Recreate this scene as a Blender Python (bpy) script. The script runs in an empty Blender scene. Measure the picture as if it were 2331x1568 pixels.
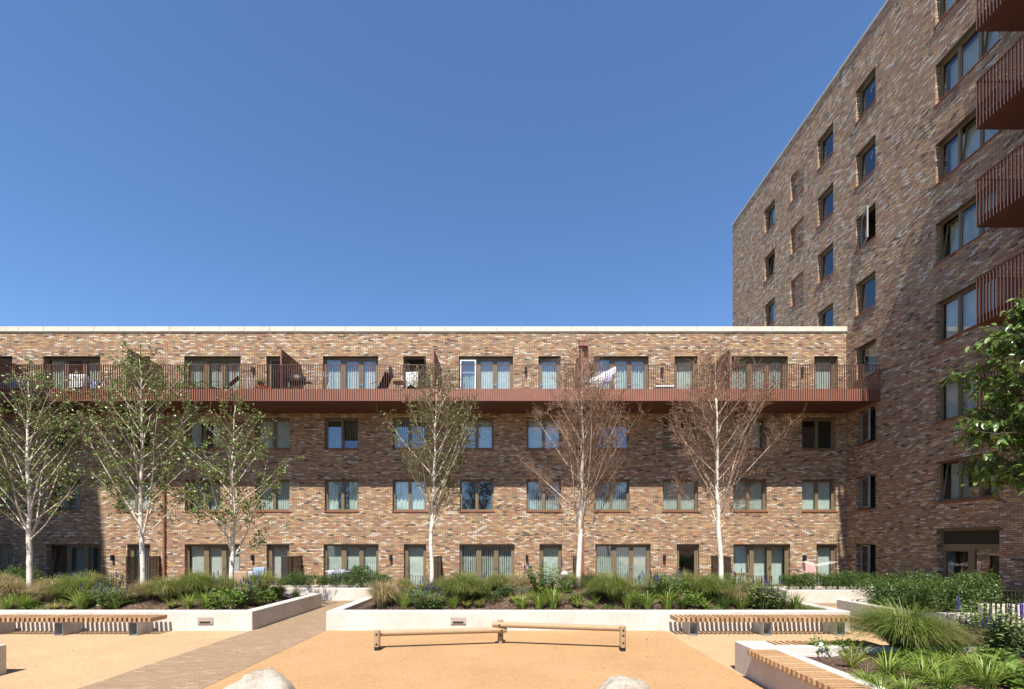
import bpy, math, random
from mathutils import Vector, Quaternion
R = random.Random(7)
sc = bpy.context.scene
COL = sc.collection
# ------------------------------------------------------------------ camera, sky, sun
F, H, CX, HY = 1100.0, 2.17, 1165.0, 1236.0        # focal length, eye height, principal column, horizon row (2330 px wide picture)
D, S = 22.55, 0.0205                                # facade distance, metres per picture unit on the facade
XW = 15.6                                           # tower wall
cam = bpy.data.cameras.new('camera'); co = bpy.data.objects.new('camera', cam); COL.objects.link(co)
co.location = (0, 0, H); co.rotation_euler = (math.radians(90), 0, 0)
cam.sensor_width = 36; cam.lens = 36 * F / 2330; cam.shift_y = (HY - 784) / 2330; cam.clip_end = 2000
sc.camera = co
SUN = Vector((0.168, 1.0, -1.62)).normalized()
EL = math.asin(-SUN.z)
w = bpy.data.worlds.new('World'); sc.world = w; w.use_nodes = True
nt = w.node_tree
sky = nt.nodes.new('ShaderNodeTexSky'); sky.sky_type = 'NISHITA'; sky.sun_disc = False
sky.sun_elevation = EL; sky.sun_rotation = math.radians(189.5); sky.altitude = 1200
sky.air_density = 1.0; sky.dust_density = 0.2; sky.ozone_density = 6.0
bg = nt.nodes['Background']; bg.inputs['Strength'].default_value = 0.108
hs_ = nt.nodes.new('ShaderNodeHueSaturation'); hs_.inputs['Saturation'].default_value = 1.05
nt.links.new(sky.outputs[0], hs_.inputs['Color']); nt.links.new(hs_.outputs[0], bg.inputs['Color'])
sl = bpy.data.lights.new('sun', 'SUN'); so = bpy.data.objects.new('sun', sl); COL.objects.link(so)
sl.energy = 4.75; sl.angle = math.radians(0.53); sl.color = (1.0, 0.95, 0.87)
so.rotation_euler = SUN.to_track_quat('-Z', 'Y').to_euler(); so.location = (-5, -30, 50)
sc.view_settings.view_transform = 'Standard'; sc.view_settings.look = 'None'
sc.view_settings.exposure = 1.0; sc.view_settings.gamma = 1.0
sc.cycles.max_bounces = 6; sc.cycles.transparent_max_bounces = 16

# ------------------------------------------------------------------ helpers
def FX(u): return (u - CX) * S
def FZ(v): return H + (HY - v) * S
def TY(u): return XW * F / (u - CX)
OFF = {1: 0.0, 2: 568.8, 3: 1137.7, 4: 1704.3}
def zu(r, x): return OFF[r] + x * 0.26845
def zv(y): return (2016 + y * 0.4719) / 1.7577
def zt(y): return (1280 + y * 0.4719) / 1.7577

class MB:
    def __init__(s): s.v = []; s.f = []
    def quad(s, a, b, c, d):
        n = len(s.v); s.v += [tuple(a), tuple(b), tuple(c), tuple(d)]; s.f.append((n, n+1, n+2, n+3))
    def tri(s, a, b, c):
        n = len(s.v); s.v += [tuple(a), tuple(b), tuple(c)]; s.f.append((n, n+1, n+2))
    def hexa(s, p):
        n = len(s.v); s.v += [tuple(q) for q in p]
        for q in ((0,3,2,1),(4,5,6,7),(0,1,5,4),(1,2,6,5),(2,3,7,6),(3,0,4,7)): s.f.append(tuple(n+i for i in q))
    def box(s, x0, x1, y0, y1, z0, z1):
        s.hexa([(x0,y0,z0),(x1,y0,z0),(x1,y1,z0),(x0,y1,z0),(x0,y0,z1),(x1,y0,z1),(x1,y1,z1),(x0,y1,z1)])
    def fbox(s, fr, u0, u1, n0, n1, w0, w1):
        s.hexa([fr(u0,n0,w0),fr(u1,n0,w0),fr(u1,n1,w0),fr(u0,n1,w0),fr(u0,n0,w1),fr(u1,n0,w1),fr(u1,n1,w1),fr(u0,n1,w1)])
    def tube(s, pts, rad, n=6, cap=True):
        pts = [Vector(p) for p in pts]; base = len(s.v); m = len(pts)
        if not hasattr(rad, '__len__'): rad = [rad]*m
        ref = Vector((0.31, 0.17, 0.93))
        for i, p in enumerate(pts):
            t = (pts[min(i+1, m-1)] - pts[max(i-1, 0)])
            if t.length < 1e-9: t = Vector((0,0,1))
            t.normalize()
            a = t.cross(ref)
            if a.length < 0.05: a = t.cross(Vector((1,0,0)))
            a.normalize(); b = t.cross(a)
            for k in range(n):
                an = 2*math.pi*k/n
                q = p + (a*math.cos(an) + b*math.sin(an)) * rad[i]
                s.v.append((q.x, q.y, q.z))
        for i in range(m-1):
            for k in range(n):
                k2 = (k+1) % n
                s.f.append((base+i*n+k, base+i*n+k2, base+(i+1)*n+k2, base+(i+1)*n+k))
        if cap:
            s.f.append(tuple(base+k for k in range(n))[::-1]); s.f.append(tuple(base+(m-1)*n+k for k in range(n)))
    def build(s, name, mat, parent=None, smooth=False):
        me = bpy.data.meshes.new(name); me.from_pydata(s.v, [], s.f); me.validate(); me.update()
        if smooth: me.polygons.foreach_set('use_smooth', [True]*len(me.polygons))
        o = bpy.data.objects.new(name, me); COL.objects.link(o)
        if mat: me.materials.append(mat)
        if parent: o.parent = parent; o.matrix_parent_inverse = parent.matrix_world.inverted() if False else o.matrix_parent_inverse
        return o
def tag(o, label=None, cat=None, group=None, kind=None):
    if label: o['label'] = label
    if cat: o['category'] = cat
    if group: o['group'] = group
    if kind: o['kind'] = kind
    return o
def empty(name, loc=(0,0,0), rz=0):
    o = bpy.data.objects.new(name, None); COL.objects.link(o); o.location = loc; o.rotation_euler = (0,0,rz); o.empty_display_size = 0.1
    return o
def bevel(o, wd=0.012, seg=2):
    m = o.modifiers.new('bevel', 'BEVEL'); m.width = wd; m.segments = seg; m.limit_method = 'ANGLE'
    return o
def copy_tree(o, parent=None):
    c = o.copy(); COL.objects.link(c); c.parent = parent
    for ch in list(o.children): copy_tree(ch, c)
    return c

# ------------------------------------------------------------------ materials
def mat(name, col=(0.5,0.5,0.5), rough=0.7, metal=0.0, spec=0.4):
    m = bpy.data.materials.new(name); m.use_nodes = True
    b = m.node_tree.nodes['Principled BSDF']
    b.inputs['Base Color'].default_value = (*col, 1); b.inputs['Roughness'].default_value = rough
    b.inputs['Metallic'].default_value = metal; b.inputs['Specular IOR Level'].default_value = spec
    return m
class NT:
    def __init__(s, m): s.t = m.node_tree; s.b = s.t.nodes['Principled BSDF']
    def n(s, ty, **kw):
        x = s.t.nodes.new('ShaderNode' + ty)
        for k, v in kw.items():
            if k.startswith('i_'): x.inputs[k[2:].replace('_', ' ')].default_value = v
            else: setattr(x, k, v)
        return x
    def l(s, a, b): s.t.links.new(a, b)
    def ramp(s, fac, stops, interp='LINEAR'):
        r = s.n('ValToRGB'); cr = r.color_ramp; cr.interpolation = interp
        while len(cr.elements) < len(stops): cr.elements.new(0.5)
        for e, (p, c) in zip(cr.elements, stops): e.position = p; e.color = (*c, 1)
        s.l(fac, r.inputs[0]); return r.outputs[0]
    def mix(s, a, b, fac, blend='MIX'):
        m = s.n('Mix', data_type='RGBA', blend_type=blend)
        if hasattr(fac, 'is_linked'): s.l(fac, m.inputs[0])
        else: m.inputs[0].default_value = fac
        for sock, x in ((m.inputs[6], a), (m.inputs[7], b)):
            if hasattr(x, 'is_linked'): s.l(x, sock)
            else: sock.default_value = (*x, 1)
        return m.outputs[2]
    def math(s, op, a, b=0.0, c=None):
        m = s.n('Math', operation=op)
        for i, x in enumerate((a, b) if c is None else (a, b, c)):
            if hasattr(x, 'is_linked'): s.l(x, m.inputs[i])
            else: m.inputs[i].default_value = x
        return m.outputs[0]
    def noise(s, scale, detail=3, rough=0.5, vec=None):
        x = s.n('TexNoise'); x.inputs['Scale'].default_value = scale; x.inputs['Detail'].default_value = detail; x.inputs['Roughness'].default_value = rough
        s.l(vec if vec else s.n('NewGeometry').outputs['Position'], x.inputs['Vector']); return x.outputs['Fac']
    def bump(s, h, strength=0.3, dist=0.01):
        b = s.n('Bump'); b.inputs['Strength'].default_value = strength; b.inputs['Distance'].default_value = dist
        s.l(h, b.inputs['Height']); s.l(b.outputs[0], s.b.inputs['Normal'])

def brick_mat(name, bw=0.231, rh=0.0677, mortar=(0.10,0.078,0.06), stops=None, horiz=False, msize=0.008, bumpd=0.012):
    m = mat(name, rough=0.85, spec=0.25); t = NT(m)
    g = t.n('NewGeometry'); p = t.n('SeparateXYZ'); t.l(g.outputs['Position'], p.inputs[0])
    c = t.n('CombineXYZ')
    if horiz:
        t.l(p.outputs[0], c.inputs[0]); t.l(p.outputs[1], c.inputs[1])
    else:
        q = t.n('SeparateXYZ'); t.l(g.outputs['True Normal'], q.inputs[0])
        ax = t.math('GREATER_THAN', t.math('ABSOLUTE', q.outputs[0]), 0.6)
        u = t.math('ADD', t.math('MULTIPLY', p.outputs[1], ax), t.math('MULTIPLY', p.outputs[0], t.math('SUBTRACT', 1.0, ax)))
        t.l(u, c.inputs[0]); t.l(p.outputs[2], c.inputs[1])
    b = t.n('TexBrick'); b.offset = 0.5; b.offset_frequency = 2
    t.l(c.outputs[0], b.inputs['Vector'])
    b.inputs['Color1'].default_value = (0,0,0,1); b.inputs['Color2'].default_value = (1,1,1,1); b.inputs['Mortar'].default_value = (0.5,0.5,0.5,1)
    b.inputs['Scale'].default_value = 1.0; b.inputs['Mortar Size'].default_value = msize; b.inputs['Mortar Smooth'].default_value = 0.15
    b.inputs['Bias'].default_value = 0.0; b.inputs['Brick Width'].default_value = bw; b.inputs['Row Height'].default_value = rh
    wn = t.n('TexWhiteNoise', noise_dimensions='1D'); t.l(t.math('MULTIPLY', b.outputs['Color'], 977.3), wn.inputs['W'])
    big = t.noise(0.9, 3, 0.6)
    rnd = t.math('ADD', wn.outputs['Value'], t.math('MULTIPLY', t.math('SUBTRACT', big, 0.5), 0.12))
    base = t.ramp(t.math('FRACT', t.math('ADD', rnd, 1.0)), stops, 'CONSTANT')
    fine = t.noise(23.0, 4, 0.7)
    sc_ = t.n('Mapping'); sc_.inputs['Scale'].default_value = (3.0, 3.0, 22.0); t.l(g.outputs['Position'], sc_.inputs[0])
    streak = t.noise(2.6, 3, 0.6, sc_.outputs[0])
    v1 = t.ramp(fine, [(0.25, (0.68,0.66,0.65)), (0.5, (1,1,1)), (0.8, (1.14,1.12,1.1))])
    v2 = t.ramp(streak, [(0.3, (0.72,0.70,0.68)), (0.5, (1,1,1)), (1, (1.1,1.1,1.1))])
    colr = t.mix(t.mix(base, v1, 0.75, 'MULTIPLY'), v2, 0.4, 'MULTIPLY')
    colr = t.mix(colr, mortar, b.outputs['Fac'])
    t.l(colr, t.b.inputs['Base Color'])
    hgt = t.math('SUBTRACT', t.math('ADD', t.math('MULTIPLY', fine, 0.5), t.math('MULTIPLY', wn.outputs['Value'], 0.35)), b.outputs['Fac'])
    t.bump(hgt, 0.75, bumpd)
    return m
BR = [(0.0,(0.325,0.232,0.155)), (0.20,(0.375,0.19,0.112)), (0.36,(0.49,0.330,0.172)), (0.545,(0.255,0.165,0.106)), (0.68,(0.575,0.50,0.405)), (0.785,(0.335,0.240,0.165)), (0.875,(0.44,0.278,0.168)), (0.960,(0.105,0.082,0.067))]
M = {}
M['brick'] = brick_mat('multi_stock_brick', stops=BR)
M['paver'] = brick_mat('clay_paver', 0.21, 0.055, (0.16,0.105,0.062), [(0.0,(0.272,0.19,0.118)),(0.3,(0.292,0.205,0.128)),(0.55,(0.256,0.178,0.11)),(0.8,(0.308,0.22,0.14)),(0.95,(0.36,0.265,0.178))], True, 0.005, 0.003)

def speckle(name, c1, c2, c3, scale=55, rough=0.9, bump=0.4, big=0.12, dist=0.006):
    m = mat(name, rough=rough, spec=0.2); t = NT(m)
    pos = t.n('NewGeometry').outputs['Position']
    vo = t.n('TexVoronoi'); vo.inputs['Scale'].default_value = scale; t.l(pos, vo.inputs['Vector'])
    s = t.n('SeparateColor'); t.l(vo.outputs['Color'], s.inputs[0])
    c = t.ramp(s.outputs[0], [(0.0, c1), (0.5, c2), (1.0, c3)])
    bigv = t.noise(0.7, 4, 0.6); k = 1 - big
    c = t.mix(c, t.ramp(bigv, [(0.3, (k,k,k)), (0.7, (1.05,1.05,1.05))]), 1.0, 'MULTIPLY')
    st = t.noise(3.1, 5, 0.7); c = t.mix(c, t.ramp(st, [(0.28, (0.82,0.8,0.78)), (0.42, (1,1,1))]), 0.7, 'MULTIPLY')
    t.l(c, t.b.inputs['Base Color']); t.bump(t.math('ADD', vo.outputs['Distance'], t.noise(scale*1.7, 2)), bump, dist)
    return m
M['rubber'] = speckle('orange_rubber_crumb', (0.32,0.184,0.084), (0.375,0.222,0.106), (0.43,0.268,0.138), 60)
M['rubber_pale'] = speckle('sandy_resin_gravel', (0.35,0.225,0.12), (0.41,0.27,0.152), (0.48,0.33,0.195), 60)
M['mulch'] = speckle('bark_mulch', (0.045,0.026,0.017), (0.115,0.068,0.045), (0.24,0.165,0.12), 32, 0.95, 1.0, 0.3, 0.03)
M['soil'] = M['mulch']
M['slab'] = speckle('grey_paving', (0.27,0.24,0.2), (0.31,0.28,0.24), (0.36,0.33,0.29), 30)
def concrete(name, col):
    m = mat(name, rough=0.8, spec=0.25); t = NT(m)
    a = t.noise(1.3, 5, 0.65); b = t.noise(14, 4, 0.6); d = t.noise(90, 2, 0.5)
    mp = t.n('Mapping'); mp.inputs['Scale'].default_value = (2.5, 2.5, 0.5); t.l(t.n('NewGeometry').outputs['Position'], mp.inputs[0])
    st = t.noise(2.0, 4, 0.7, mp.outputs[0])
    c = t.mix(col, t.ramp(a, [(0.3, (0.84,0.82,0.79)), (0.65, (1.03,1.03,1.03))]), 1.0, 'MULTIPLY')
    c = t.mix(c, t.ramp(b, [(0.3, (0.92,0.91,0.9)), (0.7, (1.03,1.03,1.03))]), 1.0, 'MULTIPLY')
    c = t.mix(c, t.ramp(st, [(0.25, (0.78,0.76,0.73)), (0.42, (1,1,1))]), 0.8, 'MULTIPLY')
    t.l(c, t.b.inputs['Base Color']); t.bump(t.math('ADD', b, t.math('MULTIPLY', d, 0.4)), 0.12, 0.006)
    return m
M['concrete'] = concrete('pale_cast_concrete', (0.58,0.53,0.475))
M['coping'] = concrete('cream_coping_stone', (0.62,0.575,0.49))
M['coping_grey'] = concrete('grey_metal_coping', (0.42,0.42,0.41))
M['stone'] = concrete('boulder_stone', (0.52,0.46,0.38)); 
def boulder_mat():
    m = mat('pale_granite', rough=0.85, spec=0.25); t = NT(m)
    a = t.noise(3, 5, 0.7); b = t.noise(40, 4, 0.7)
    c = t.ramp(a, [(0.3, (0.26,0.215,0.16)), (0.5, (0.38,0.335,0.275)), (0.7, (0.44,0.40,0.35))])
    c = t.mix(c, t.ramp(b, [(0.3, (0.6,0.58,0.55)), (0.55, (1.05,1.05,1.05))]), 0.9, 'MULTIPLY')
    t.l(c, t.b.inputs['Base Color']); t.bump(t.math('ADD', t.math('MULTIPLY', a, 1.5), b), 0.6, 0.03); return m
M['boulder'] = boulder_mat()
def painted(name, col, rough=0.5, metal=0.0, var=0.12):
    m = mat(name, col, rough, metal, 0.4); t = NT(m)
    a = t.noise(2.3, 4, 0.6); b = t.noise(35, 3, 0.6)
    k = 1-var
    c = t.mix(col, t.ramp(a, [(0.3,(k,k,k)),(0.7,(1+var*0.6,)*3)]), 1.0, 'MULTIPLY')
    c = t.mix(c, t.ramp(b, [(0.3,(0.94,0.94,0.94)),(0.7,(1.03,1.03,1.03))]), 1.0, 'MULTIPLY')
    t.l(c, t.b.inputs['Base Color']); return m
M['bronze'] = painted('bronze_window_frame', (0.165,0.125,0.072), 0.42)
M['bronze_dark'] = painted('dark_bronze_screen', (0.06,0.042,0.028), 0.5)
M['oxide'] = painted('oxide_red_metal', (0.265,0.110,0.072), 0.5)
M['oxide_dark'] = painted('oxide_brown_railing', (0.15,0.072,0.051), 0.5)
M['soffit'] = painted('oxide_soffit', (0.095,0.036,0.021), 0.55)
M['lintel'] = painted('bronze_lintel', (0.11,0.085,0.055), 0.5)
M['tile'] = painted('red_tile_sill', (0.22,0.072,0.035), 0.6)
M['black'] = painted('black_metal', (0.015,0.015,0.016), 0.45)
M['rail_dark'] = painted('dark_fence_metal', (0.045,0.038,0.032), 0.45)
M['steel'] = painted('galvanised_steel', (0.42,0.43,0.43), 0.45, 0.6, 0.25)
M['chrome'] = mat('satin_steel', (0.7,0.7,0.7), 0.25, 1.0)
M['white'] = painted('white_paint', (0.75,0.74,0.72), 0.5)
M['grey'] = painted('grey_plastic', (0.25,0.25,0.25), 0.5)
M['taupe_metal'] = painted('taupe_light_fitting', (0.30,0.24,0.19), 0.45)
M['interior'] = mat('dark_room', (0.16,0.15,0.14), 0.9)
M['roof'] = mat('grey_roof', (0.25,0.25,0.25), 0.9)
M['green_sign'] = mat('green_sign', (0.01,0.20,0.10), 0.5)
def cloth(name, col, tr=0.25):
    m = mat(name, col, 0.9, 0, 0.1); t = NT(m)
    a = t.noise(6, 3); t.l(t.mix(col, t.ramp(a, [(0.3,(0.85,0.85,0.85)),(0.7,(1.05,1.05,1.05))]), 1.0, 'MULTIPLY'), t.b.inputs['Base Color'])
    tl = t.n('BsdfTranslucent'); tl.inputs[0].default_value = (*col, 1); mx = t.n('MixShader'); mx.inputs[0].default_value = tr
    t.l(t.b.outputs[0], mx.inputs[1]); t.l(tl.outputs[0], mx.inputs[2]); t.l(mx.outputs[0], t.t.nodes['Material Output'].inputs[0]); return m
M['blind'] = cloth('pale_mint_blind', (0.70,0.75,0.70))
M['net'] = cloth('white_net_curtain', (0.78,0.78,0.76), 0.35)
M['curtain'] = cloth('cream_curtain', (0.66,0.70,0.62))
M['sheet'] = cloth('white_laundry', (0.82,0.82,0.83))
M['lilac'] = cloth('lilac_laundry', (0.52,0.50,0.70))
M['blue_cloth'] = cloth('blue_laundry', (0.30,0.42,0.70))
M['navy'] = cloth('navy_laundry', (0.03,0.035,0.06), 0.1)
M['pink'] = cloth('pink_laundry', (0.72,0.45,0.42))
M['tan_cloth'] = cloth('tan_cushion', (0.45,0.30,0.22), 0.05)
def glass(name, tint, base=0.155):
    m = bpy.data.materials.new(name); m.use_nodes = True; t = m.node_tree; t.nodes.clear()
    o = t.nodes.new('ShaderNodeOutputMaterial'); tr = t.nodes.new('ShaderNodeBsdfTransparent'); gl = t.nodes.new('ShaderNodeBsdfGlossy')
    tr.inputs[0].default_value = (*tint, 1); gl.inputs['Roughness'].default_value = 0.015; gl.inputs[0].default_value = (0.95,0.97,1,1)
    ge = t.nodes.new('ShaderNodeNewGeometry')
    def mth(op, p, q):
        k = t.nodes.new('ShaderNodeMath'); k.operation = op
        for i, z in enumerate((p, q)):
            if hasattr(z, 'is_linked'): t.links.new(z, k.inputs[i])
            else: k.inputs[i].default_value = z
        k.use_clamp = True; return k.outputs[0]
    dp = t.nodes.new('ShaderNodeVectorMath'); dp.operation = 'DOT_PRODUCT'; t.links.new(ge.outputs['Incoming'], dp.inputs[0]); t.links.new(ge.outputs['Normal'], dp.inputs[1])
    ab = t.nodes.new('ShaderNodeMath'); ab.operation = 'ABSOLUTE'; t.links.new(dp.outputs['Value'], ab.inputs[0])
    fres = mth('ADD', mth('MULTIPLY', mth('POWER', mth('SUBTRACT', 1.0, ab.outputs[0]), 5.0), 1.1), base)
    mx = t.nodes.new('ShaderNodeMixShader')
    # very slight unevenness of the panes
    no = t.nodes.new('ShaderNodeTexNoise'); no.inputs['Scale'].default_value = 0.9; no.inputs['Detail'].default_value = 1
    t.links.new(ge.outputs['Position'], no.inputs['Vector'])
    bu = t.nodes.new('ShaderNodeBump'); bu.inputs['Strength'].default_value = 0.12; bu.inputs['Distance'].default_value = 0.02
    t.links.new(no.outputs['Fac'], bu.inputs['Height']); t.links.new(bu.outputs[0], gl.inputs['Normal'])
    t.links.new(fres, mx.inputs[0])
    t.links.new(tr.outputs[0], mx.inputs[1]); t.links.new(gl.outputs[0], mx.inputs[2]); t.links.new(mx.outputs[0], o.inputs[0]); return m
M['glass'] = glass('window_glass', (0.86,0.92,0.89))
def perforated(name, col, scale=28):
    m = painted(name, col, 0.5); t = NT(m)
    g = t.n('NewGeometry'); p = t.n('SeparateXYZ'); t.l(g.outputs['Position'], p.inputs[0])
    a = t.math('FRACT', t.math('MULTIPLY', p.outputs[1], 11.0)); b = t.math('FRACT', t.math('MULTIPLY', p.outputs[2], 22.0))
    hole = t.math('MULTIPLY', t.math('GREATER_THAN', a, 0.5), t.math('GREATER_THAN', b, 0.5))
    tr = t.n('BsdfTransparent'); mx = t.n('MixShader'); t.l(hole, mx.inputs[0]); t.l(t.b.outputs[0], mx.inputs[1]); t.l(tr.outputs[0], mx.inputs[2])
    t.l(mx.outputs[0], t.t.nodes['Material Output'].inputs[0]); return m
M['perf_red'] = perforated('perforated_oxide_panel', (0.13,0.055,0.038))
M['perf_dark'] = perforated('perforated_bronze_panel', (0.05,0.036,0.026))
def wood(name, cols, rough=0.6):
    m = mat(name, rough=rough, spec=0.3); t = NT(m)
    isl = t.n('NewGeometry').outputs['Random Per Island']
    c = t.ramp(isl, cols)
    mp = t.n('Mapping'); mp.inputs['Scale'].default_value = (14, 2.0, 14); t.l(t.n('NewGeometry').outputs['Position'], mp.inputs[0])
    gr = t.noise(3.0, 5, 0.65, mp.outputs[0])
    c = t.mix(c, t.ramp(gr, [(0.3,(0.68,0.62,0.56)),(0.6,(1.08,1.08,1.08))]), 0.85, 'MULTIPLY')
    t.l(c, t.b.inputs['Base Color']); t.bump(gr, 0.2, 0.004); return m
M['slat'] = wood('bench_hardwood', [(0.0,(0.29,0.165,0.082)),(0.5,(0.365,0.22,0.115)),(1.0,(0.43,0.28,0.16))])
M['log'] = wood('peeled_pine_log', [(0.0,(0.32,0.22,0.125)),(1.0,(0.37,0.265,0.155))], 0.65)
def bark_mat():
    m = mat('white_birch_bark', rough=0.75, spec=0.25); t = NT(m)
    g = t.n('NewGeometry'); mp = t.n('Mapping'); mp.inputs['Scale'].default_value = (6, 6, 26); t.l(g.outputs['Position'], mp.inputs[0])
    a = t.noise(1.0, 4, 0.7, mp.outputs[0]); b = t.noise(5, 3, 0.6)
    c = t.ramp(a, [(0.26,(0.05,0.04,0.035)),(0.36,(0.52,0.44,0.36)),(0.5,(0.70,0.65,0.58))])
    c = t.mix(c, t.ramp(b, [(0.3,(0.75,0.68,0.6)),(0.55,(1,1,1))]), 0.6, 'MULTIPLY')
    t.l(c, t.b.inputs['Base Color']); t.bump(a, 0.3, 0.01); return m
M['bark'] = bark_mat()
M['limb'] = painted('pale_birch_limb', (0.60,0.51,0.40), 0.7, 0, 0.3)
M['limb_brown'] = painted('tan_birch_limb', (0.46,0.36,0.27), 0.7, 0, 0.3)
M['twig'] = painted('brown_twig', (0.16,0.10,0.065), 0.8)
M['twig_red'] = painted('red_brown_twig', (0.19,0.115,0.075), 0.8)
M['trunk_brown'] = painted('brown_bark', (0.10,0.075,0.055), 0.85, 0, 0.3)
def leaf(name, cols, tr=0.3, rough=0.45, trc=(0.25,0.35,0.04), spec=0.4):
    m = mat(name, rough=rough, spec=spec); t = NT(m)
    c = t.ramp(t.n('NewGeometry').outputs['Random Per Island'], cols); t.l(c, t.b.inputs['Base Color'])
    tl = t.n('BsdfTranslucent'); mx = t.n('MixShader'); mx.inputs[0].default_value = tr
    t.l(t.mix(c, trc, 0.35), tl.inputs[0])
    t.l(t.b.outputs[0], mx.inputs[1]); t.l(tl.outputs[0], mx.inputs[2]); t.l(mx.outputs[0], t.t.nodes['Material Output'].inputs[0]); return m
M['birch_leaf'] = leaf('birch_leaf', [(0,(0.058,0.092,0.018)),(0.6,(0.13,0.19,0.04)),(1,(0.24,0.29,0.08))], 0.25, 0.38, spec=0.6)
M['birch_leaf_small'] = leaf('small_birch_leaf', [(0,(0.07,0.085,0.02)),(0.7,(0.14,0.16,0.045)),(1,(0.22,0.19,0.07))], 0.25)
M['dead_leaf'] = leaf('dry_birch_leaf', [(0,(0.13,0.062,0.03)),(0.7,(0.26,0.135,0.065)),(1,(0.36,0.20,0.10))], 0.2, 0.7, (0.35,0.15,0.04))
M['big_leaf'] = leaf('broad_glossy_leaf', [(0,(0.05,0.095,0.018)),(0.7,(0.105,0.17,0.034)),(1,(0.18,0.25,0.06))], 0.22, 0.33)
M['tuft'] = leaf('fountain_grass_blade', [(0,(0.10,0.14,0.026)),(0.5,(0.20,0.235,0.055)),(0.78,(0.28,0.26,0.10)),(1,(0.44,0.34,0.18))], 0.35)
M['tuft_green'] = leaf('green_fountain_blade', [(0,(0.075,0.115,0.018)),(0.6,(0.17,0.225,0.042)),(0.9,(0.27,0.29,0.085)),(1,(0.38,0.31,0.15))], 0.35)
M['tuft_tan'] = leaf('dry_grass_blade', [(0,(0.15,0.145,0.045)),(0.4,(0.29,0.24,0.105)),(1,(0.52,0.39,0.22))], 0.3, 0.6, (0.35,0.25,0.1))
M['strap'] = leaf('strap_leaf', [(0,(0.11,0.17,0.026)),(0.6,(0.215,0.29,0.048)),(1,(0.34,0.40,0.11))], 0.3)
M['strap_dark'] = leaf('dark_strap_leaf', [(0,(0.035,0.07,0.014)),(0.6,(0.06,0.11,0.02)),(1,(0.12,0.17,0.05))], 0.25)
M['fern'] = leaf('fern_frond', [(0,(0.22,0.28,0.03)),(0.6,(0.36,0.40,0.05)),(1,(0.48,0.47,0.10))], 0.35)
M['herb'] = leaf('herb_leaf', [(0,(0.07,0.115,0.034)),(0.6,(0.14,0.20,0.06)),(1,(0.25,0.30,0.12))], 0.25, 0.55)
M['shrub'] = leaf('bright_shrub_leaf', [(0,(0.065,0.125,0.02)),(0.6,(0.13,0.21,0.034)),(1,(0.24,0.31,0.075))], 0.3)
M['shrub_dark'] = leaf('dark_shrub_leaf', [(0,(0.025,0.05,0.014)),(0.6,(0.05,0.085,0.02)),(1,(0.09,0.13,0.035))], 0.2)
M['blue_green'] = leaf('blue_green_leaf', [(0,(0.05,0.09,0.04)),(1,(0.10,0.15,0.07))], 0.2)
M['hedge'] = leaf('hedge_leaf', [(0,(0.028,0.06,0.014)),(0.55,(0.06,0.11,0.024)),(1,(0.14,0.20,0.05))], 0.18, 0.4)
M['purple'] = leaf('purple_flower', [(0,(0.05,0.035,0.15)),(1,(0.12,0.085,0.29))], 0.15, 0.7, (0.1,0.05,0.4))
M['red_flower'] = leaf('red_flower', [(0,(0.5,0.04,0.02)),(1,(0.7,0.12,0.03))], 0.15, 0.7, (0.5,0.1,0.02))
M['white_flower'] = mat('white_petal', (0.75,0.75,0.68), 0.7)

# ------------------------------------------------------------------ ground
def sheet(name, x0, x1, y0, y1, z, m, label=None):
    b = MB(); b.quad((x0,y0,z),(x1,y0,z),(x1,y1,z),(x0,y1,z)); o = b.build(name, m); return tag(o, label, None, None, 'structure')
sheet('ground', -400, 400, -300, 500, -0.012, M['slab'])
sheet('terrace_paving', -30, XW, 16.0, D, -0.008, M['paver'])
sheet('pale_play_surface', -30, XW, -20, 16.6, -0.004, M['rubber_pale'])
sheet('play_surface', -4.62, 3.76, -20, 12.3, 0.0, M['rubber'])
sheet('brick_path', -6.47, -4.62, -20, 17.9, 0.004, M['paver'])
sheet('side_path', 8.4, 9.8, 11.9, 17.9, 0.004, M['paver'])

# ------------------------------------------------------------------ walls with openings, windows
def fr_facade(u, n, w): return (u, D - n, w)
def fr_tower(u, n, w): return (XW - n, u, w)
def wall_holes(b, fr, u0, u1, w0, w1, holes, depth=0.25):
    us = sorted({u0, u1} | {h[0] for h in holes} | {h[1] for h in holes}); ws = sorted({w0, w1} | {h[2] for h in holes} | {h[3] for h in holes})
    for i in range(len(us)-1):
        for j in range(len(ws)-1):
            a, c = us[i], us[i+1]; e, g = ws[j], ws[j+1]; mu, mw = (a+c)/2, (e+g)/2
            if any(h[0] < mu < h[1] and h[2] < mw < h[3] for h in holes): continue
            b.quad(fr(a,0,e), fr(c,0,e), fr(c,0,g), fr(a,0,g))
    for h in holes:
        dd = h[4] if len(h) > 4 else depth
        a, c, e, g = h[:4]
        b.quad(fr(a,0,e), fr(a,0,g), fr(a,-dd,g), fr(a,-dd,e)); b.quad(fr(c,0,e), fr(c,-dd,e), fr(c,-dd,g), fr(c,0,g))
        b.quad(fr(a,0,g), fr(c,0,g), fr(c,-dd,g), fr(a,-dd,g)); b.quad(fr(a,0,e), fr(a,-dd,e), fr(c,-dd,e), fr(c,0,e))
        if len(h) > 4: b.quad(fr(a,-dd,e), fr(c,-dd,e), fr(c,-dd,g), fr(a,-dd,g))

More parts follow.
